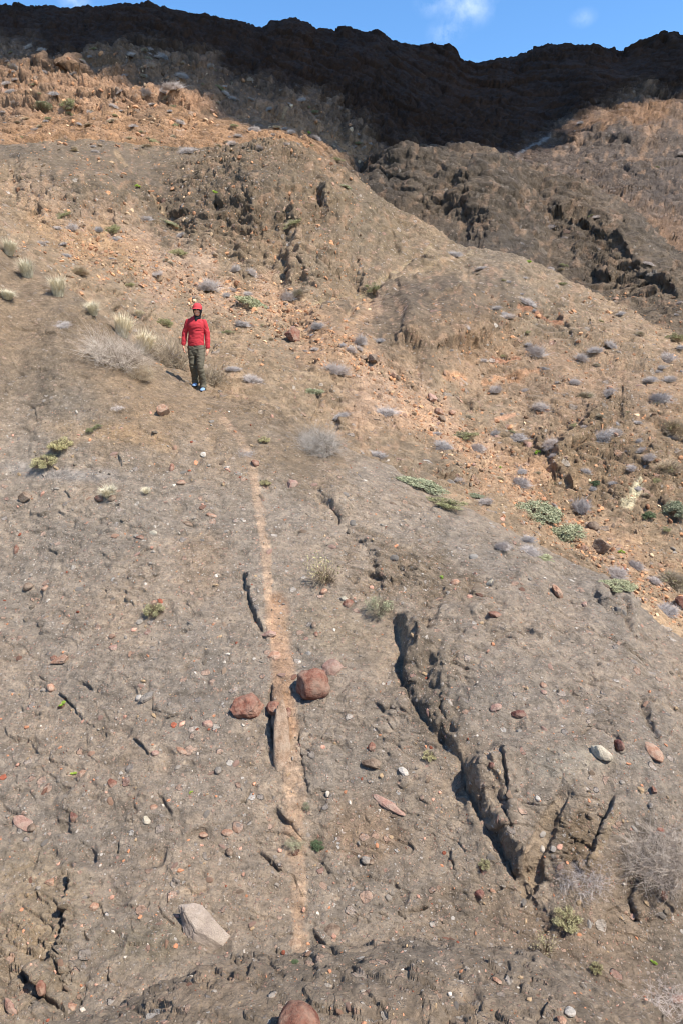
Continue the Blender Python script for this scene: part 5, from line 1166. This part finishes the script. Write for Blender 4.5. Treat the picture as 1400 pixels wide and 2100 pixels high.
#PART3
# ------------------------------------------------------------------ the person
def person():
    loc, nor, d = hit(405, 795)
    sc_ = 170.0 * d / F / 1.68
    def gz(x, y):
        h_ = BV.ray_cast(Vector((loc.x + x * sc_, loc.y + y * sc_, loc.z + 2)), Vector((0, 0, -1)))[0]
        return max(-.14, min(.14, (h_.z - loc.z) / sc_)) if h_ else 0
    root = bpy.data.objects.new('person', None); C.objects.link(root); root.location = loc; root.scale = (sc_,) * 3
    tag(root, 'person in red long sleeved top, red cap and olive trousers standing on the crest', 'person')
    fl, fr = (-.04, .06), (.135, -.06)
    zl, zr = gz(*fl), gz(*fr)
    def chain(pts, seg=18, ax=(1, 0, 0)):
        """elliptical tube through (x,y,z, ra, rb); densely resampled, rounded ends"""
        pts = np.array(pts, float); n = len(pts)
        s = np.concatenate([[0], np.cumsum(np.linalg.norm(np.diff(pts[:, :3], axis=0), axis=1))])
        t = np.linspace(0, s[-1], max(10, int(s[-1] / .02)))
        R = np.stack([pchip(s, pts[:, k], t) if n > 2 else np.interp(t, s, pts[:, k]) for k in range(5)], 1)
        def ring(c, ra, rb, T_):
            a = np.array(ax, float); a -= T_ * (a @ T_); a /= np.linalg.norm(a); b = np.cross(T_, a)
            q = np.linspace(0, 2 * math.pi, seg, endpoint=False)
            return c + np.outer(np.cos(q), a) * ra + np.outer(np.sin(q), b) * rb
        rings = []; m_ = len(R)
        for k in range(m_):
            T_ = R[min(k + 1, m_ - 1), :3] - R[max(k - 1, 0), :3]; T_ /= np.linalg.norm(T_)
            if k == 0:
                for q in (.25, .6, .87): rings.append(ring(R[0, :3] - T_ * min(R[0, 3], R[0, 4]) * math.cos(math.asin(q)), R[0, 3] * q, R[0, 4] * q, T_))
            rings.append(ring(R[k, :3], R[k, 3], R[k, 4], T_))
            if k == m_ - 1:
                for q in (.87, .6, .25): rings.append(ring(R[k, :3] + T_ * min(R[k, 3], R[k, 4]) * math.cos(math.asin(q)), R[k, 3] * q, R[k, 4] * q, T_))
        V = np.concatenate(rings); nr = len(rings); Fc = []
        for k in range(nr - 1):
            for j in range(seg):
                j2 = (j + 1) % seg; Fc.append((k*seg + j, k*seg + j2, (k+1)*seg + j2, (k+1)*seg + j))
        Fc.append(tuple(range(seg))[::-1]); Fc.append(tuple(range((nr-1)*seg, nr*seg)))
        return V, Fc
    def ball(c, r3, sub=4):
        bm = bmesh.new(); bmesh.ops.create_icosphere(bm, subdivisions=sub, radius=1)
        V = np.array([v.co[:] for v in bm.verts]) * np.array(r3) + np.array(c); Fc = [tuple(v.index for v in f.verts) for f in bm.faces]; bm.free()
        return V, Fc
    def fuse(name, pieces, vox, m, parent=root, wrinkle=0, smooth_it=3):
        V, Fc, off = [], [], 0
        for (v, f) in pieces:
            V.append(v); Fc += [tuple(i2 + off for i2 in q) for q in f]; off += len(v)
        me = np_mesh(name, np.concatenate(V), Fc)
        o = bpy.data.objects.new(name, me); C.objects.link(o)
        md = o.modifiers.new('r', 'REMESH'); md.mode = 'VOXEL'; md.voxel_size = vox
        ms = o.modifiers.new('s', 'SMOOTH'); ms.factor = .5; ms.iterations = smooth_it
        dg = bpy.context.evaluated_depsgraph_get(); me2 = bpy.data.meshes.new_from_object(o.evaluated_get(dg))
        o.modifiers.clear(); o.data = me2; me2.name = name; bpy.data.meshes.remove(me)
        if wrinkle:
            n = len(me2.vertices); co = np.empty(n * 3, np.float32); me2.vertices.foreach_get('co', co); co = co.reshape(-1, 3)
            no = np.empty(n * 3, np.float32); me2.vertices.foreach_get('normal', no); no = no.reshape(-1, 3)
            w = (1 - 2 * np.abs(gnoise(co * np.array([9, 9, 17]) + gnoise(co * 6, 3)[:, None] * .7, 9))) * wrinkle + gnoise(co * 5, 8) * wrinkle
            co = co + no * w[:, None]; me2.vertices.foreach_set('co', co.astype(np.float32).ravel()); me2.update()
        me2.polygons.foreach_set('use_smooth', [True] * len(me2.polygons))
        me2.materials.clear(); me2.materials.append(m); o.parent = parent
        return o
    def pm(name, c, rough=.8, spec=.2):
        m, n, l, b = mat(name); x = noise(n, l, n.new('ShaderNodeTexCoord').outputs['Object'], 26, 5)
        l.new(mixc(n, l, 1.0, tuple(c), ramp(n, l, x.outputs['Fac'], [(.3, (.86, .86, .86)), (.7, (1.1, 1.1, 1.1))]).outputs[0], 'MULTIPLY'), b.inputs['Base Color'])
        b.inputs['Roughness'].default_value = rough; b.inputs['Specular IOR Level'].default_value = spec; return m
    skin = pm('skin', lin(226, 164, 134), .55, .4); red = pm('red_jersey', (.43, .034, .042)); redc = pm('red_cap_cloth', (.50, .05, .055)); ol = pm('olive_trouser_cloth', (.105, .09, .062))
    blk = pm('black_fabric', (.012, .012, .014)); blue = pm('pale_blue_shoe', (.20, .31, .48), .6); dark = pm('dark_rubber', (.03, .03, .035)); wht = pm('white_teeth', (.8, .78, .74), .4); lens = pm('dark_lens', (.01, .01, .012), .15, .6)
    hc = np.array([.075, -.02, 1.505])
    # head: skull, jaw, nose, ears, brow, cheeks, lips
    body = [ball(hc, (.073, .092, .112)), ball(hc + [0, -.030, -.055], (.052, .055, .058)), ball(hc + [0, -.052, -.085], (.026, .026, .022)), chain([(*(hc + [0, -.084, .012]), .009, .009), (*(hc + [0, -.104, -.028]), .013, .013)], 10),
            ball(hc + [-.075, .005, -.005], (.011, .02, .031), 3), ball(hc + [.075, .005, -.005], (.011, .02, .031), 3), ball(hc + [-.033, -.068, -.03], (.024, .02, .022), 3), ball(hc + [.033, -.068, -.03], (.024, .02, .022), 3),
            ball(hc + [-.03, -.078, .03], (.024, .012, .009), 3), ball(hc + [.03, -.078, .03], (.024, .012, .009), 3), ball(hc + [0, -.082, -.052], (.022, .010, .006), 3), ball(hc + [0, -.080, -.066], (.019, .010, .007), 3),
            chain([(.045, .02, 1.28, .06, .055), (.06, .012, 1.36, .05, .05), (.075, 0, 1.45, .05, .055)]),
            chain([(.015, .0, .78, .125, .085), (.015, 0, .90, .125, .085), (.028, 0, 1.05, .135, .09), (.03, 0, 1.2, .155, .105), (.035, .01, 1.30, .115, .065)])]
    arms = [[(-.118, .01, 1.292), (-.205, .02, 1.07), (-.235, -.01, .835)], [(.186, .01, 1.286), (.243, .025, 1.05), (.250, -.015, .775)]]
    for side, a in zip((-1, 1), arms):
        body.append(chain([(*a[0], .05, .05), (*((np.array(a[0]) + a[1]) / 2), .045, .045), (*a[1], .037, .037), (*((np.array(a[1]) * .6 + np.array(a[2]) * .4)), .036, .036), (*a[2], .025, .021)]))
        w = np.array(a[2]); palm_end = w + [side * -.004, -.012, -.085]
        body.append(chain([(*(w + [0, 0, .01]), .024, .020), (*(w + [0, -.004, -.035]), .019, .036), (*palm_end, .016, .040)], 14, (1, 0, 0)))
        for k, (off, L_) in enumerate([(-.031, .062), (-.011, .074), (.010, .070), (.029, .055)]):     # four fingers, bent
            b0 = palm_end + [0, off, .004]; b1 = b0 + [side * -.006, off * .12, -L_ * .42]; b2_ = b1 + [side * -.016, off * .08, -L_ * .33]; b3 = b2_ + [side * -.018, 0, -L_ * .2]
            body.append(chain([(*b0, .0092, .0092), (*b1, .0085, .0085), (*b2_, .0078, .0078), (*b3, .0065, .0065)], 10))
        t0 = w + [side * -.004, -.022, -.03]; t1 = t0 + [side * -.012, -.030, -.028]; t2 = t1 + [side * -.010, -.006, -.032]
        body.append(chain([(*t0, .013, .013), (*t1, .0105, .0105), (*t2, .008, .008)], 10))
    legs = [[(-.075, .01, .80), (-.062, -.01, .45 + zl * .5), (-.042, .075, .10 + zl)], [(.105, .0, .80), (.108, -.14, .45 + zr * .5), (.132, -.03, .10 + zr)]]
    for a in legs:
        body.append(chain([(*a[0], .066, .075), (*((np.array(a[0]) + a[1]) / 2), .062, .068), (*a[1], .052, .056), (*((np.array(a[1]) * .65 + np.array(a[2]) * .35)), .052, .054), (*a[2], .035, .038)]))
        f = np.array(a[2]); body.append(chain([(*(f + [0, .02, -.05]), .034, .04), (*(f + [0, -.06, -.065]), .036, .028), (*(f + [0, -.14, -.078]), .038, .02)], 14))
    fuse('body', body, .0055, skin, smooth_it=2)
    # clothes
    top = [chain([(.018, 0, .845, .158, .108), (.018, 0, .90, .158, .11), (.022, 0, .96, .150, .105), (.03, 0, 1.10, .152, .108), (.032, -.005, 1.2, .168, .122), (.035, .0, 1.28, .172, .10), (.04, .008, 1.325, .135, .08), (.047, .01, 1.36, .088, .066), (.056, .012, 1.39, .062, .06)], 28)]
    for a in arms:
        a = [np.array(q) for q in a]
        top.append(chain([(*a[0], .055, .060), (*((a[0] + a[1]) / 2), .056, .058), (*a[1], .050, .050), (*(a[1] * .4 + a[2] * .6), .046, .044), (*(a[2] + [0, 0, .02]), .040, .036)]))
    fuse('long_sleeved_top', top, .008, red, wrinkle=.0065)
    q_ = chain([(.017, 0, .838, .160, .111), (.017, 0, .875, .156, .109)], 28)
    fuse('hem_band', [q_], .008, red, wrinkle=.004)
    tr = [chain([(.015, 0, .83, .150, .104), (.015, .0, .75, .155, .108), (.015, 0, .71, .15, .10)], 24)]
    for a in legs:
        a = [np.array(q) for q in a]
        tr.append(chain([(*(a[0] + [0, 0, -.02]), .086, .098), (*((a[0] + a[1]) / 2), .076, .086), (*a[1], .067, .074), (*(a[1] * .5 + a[2] * .5), .064, .07), (*(a[2] + [0, 0, .02]), .060, .066), (*(a[2] + [0, -.01, -.015]), .064, .074)]))
    fuse('trousers', tr, .009, ol, wrinkle=.010)
    for a in legs:
        f = np.array(a[2]) + [0, -.01, 0]; zb = f[2] - .10
        sh = fuse('shoe', [chain([(f[0], f[1] + .06, zb + .05, .038, .05), (f[0], f[1] + .0, zb + .055, .044, .05), (f[0], f[1] - .08, zb + .042, .047, .036), (f[0], f[1] - .15, zb + .034, .044, .026), (f[0], f[1] - .19, zb + .03, .032, .02)], 18)], .007, blue)
        fuse('sole', [chain([(f[0], f[1] + .075, zb + .010, .036, .014), (f[0], f[1] - .08, zb + .010, .048, .014), (f[0], f[1] - .19, zb + .014, .036, .012)], 18)], .006, dark, parent=sh)
    # hood: a black shell round head and neck, open at the face
    V, Fc = ball(hc + [0, .008, 0], (.088, .102, .122), 5)
    keep = [f for f in Fc if not (V[list(f)].mean(0)[1] < hc[1] - .035 and abs(V[list(f)].mean(0)[0] - hc[0]) < .056 and hc[2] - .088 < V[list(f)].mean(0)[2] < hc[2] + .06)]
    me = np_mesh('black_hood', V, keep, True); o = obj('black_hood', me, blk, root); md = o.modifiers.new('t', 'SOLIDIFY'); md.thickness = .006
    V, Fc = chain([(.05, .005, 1.325, .085, .072), (.058, 0, 1.35, .074, .068), (.07, -.004, 1.40, .064, .066), (.075, -.008, 1.43, .062, .066)], 22)
    fuse('neck_wrap', [(V, Fc), chain([(.06, -.075, 1.36, .045, .02), (.055, -.098, 1.30, .014, .012)], 12)], .006, blk, wrinkle=.003)
    # cap: crown, button, visor
    V, Fc = ball(hc + [0, .006, .038], (.096, .108, .108), 5)
    keep = [f for f in Fc if V[list(f)].mean(0)[2] > hc[2] + .042]
    cap = obj('cap', np_mesh('cap', V, keep, True), redc, root); cap.modifiers.new('t', 'SOLIDIFY').thickness = .005
    V, Fc = [], []
    for i_ in range(9):
        for j_ in range(17):
            a = math.radians(-68 + 136 * j_ / 16); ex = i_ / 8
            x = math.sin(a) * (.096 + .002 * ex); y = -math.cos(a) * .102 - ex * .075 * math.cos(a) ** .6; z = .046 - .030 * ex - .10 * x * x / .01 * .12 + .0
            V.append((hc[0] + x, hc[1] + .006 + y, hc[2] + z))
    for i_ in range(8):
        for j_ in range(16): Fc.append((i_*17 + j_, i_*17 + j_ + 1, (i_+1)*17 + j_ + 1, (i_+1)*17 + j_))
    v_ = obj('visor', np_mesh('visor', V, Fc, True), redc, cap); v_.modifiers.new('t', 'SOLIDIFY').thickness = .004
    g_ = fuse('sunglasses', [ball(hc + [-.03, -.088, .012], (.027, .008, .020), 3), ball(hc + [.03, -.088, .012], (.027, .008, .020), 3), chain([(hc[0] - .01, hc[1] - .094, hc[2] + .018, .003, .003), (hc[0] + .01, hc[1] - .094, hc[2] + .018, .003, .003)], 8),
        chain([(hc[0] - .055, hc[1] - .082, hc[2] + .016, .003, .004), (hc[0] - .076, hc[1] - .01, hc[2] + .012, .003, .004)], 8), chain([(hc[0] + .055, hc[1] - .082, hc[2] + .016, .003, .004), (hc[0] + .076, hc[1] - .01, hc[2] + .012, .003, .004)], 8)], .003, lens)
    fuse('teeth', [ball(hc + [0, -.0895, -.059], (.016, .005, .0045), 3)], .002, wht)
    return root
person()
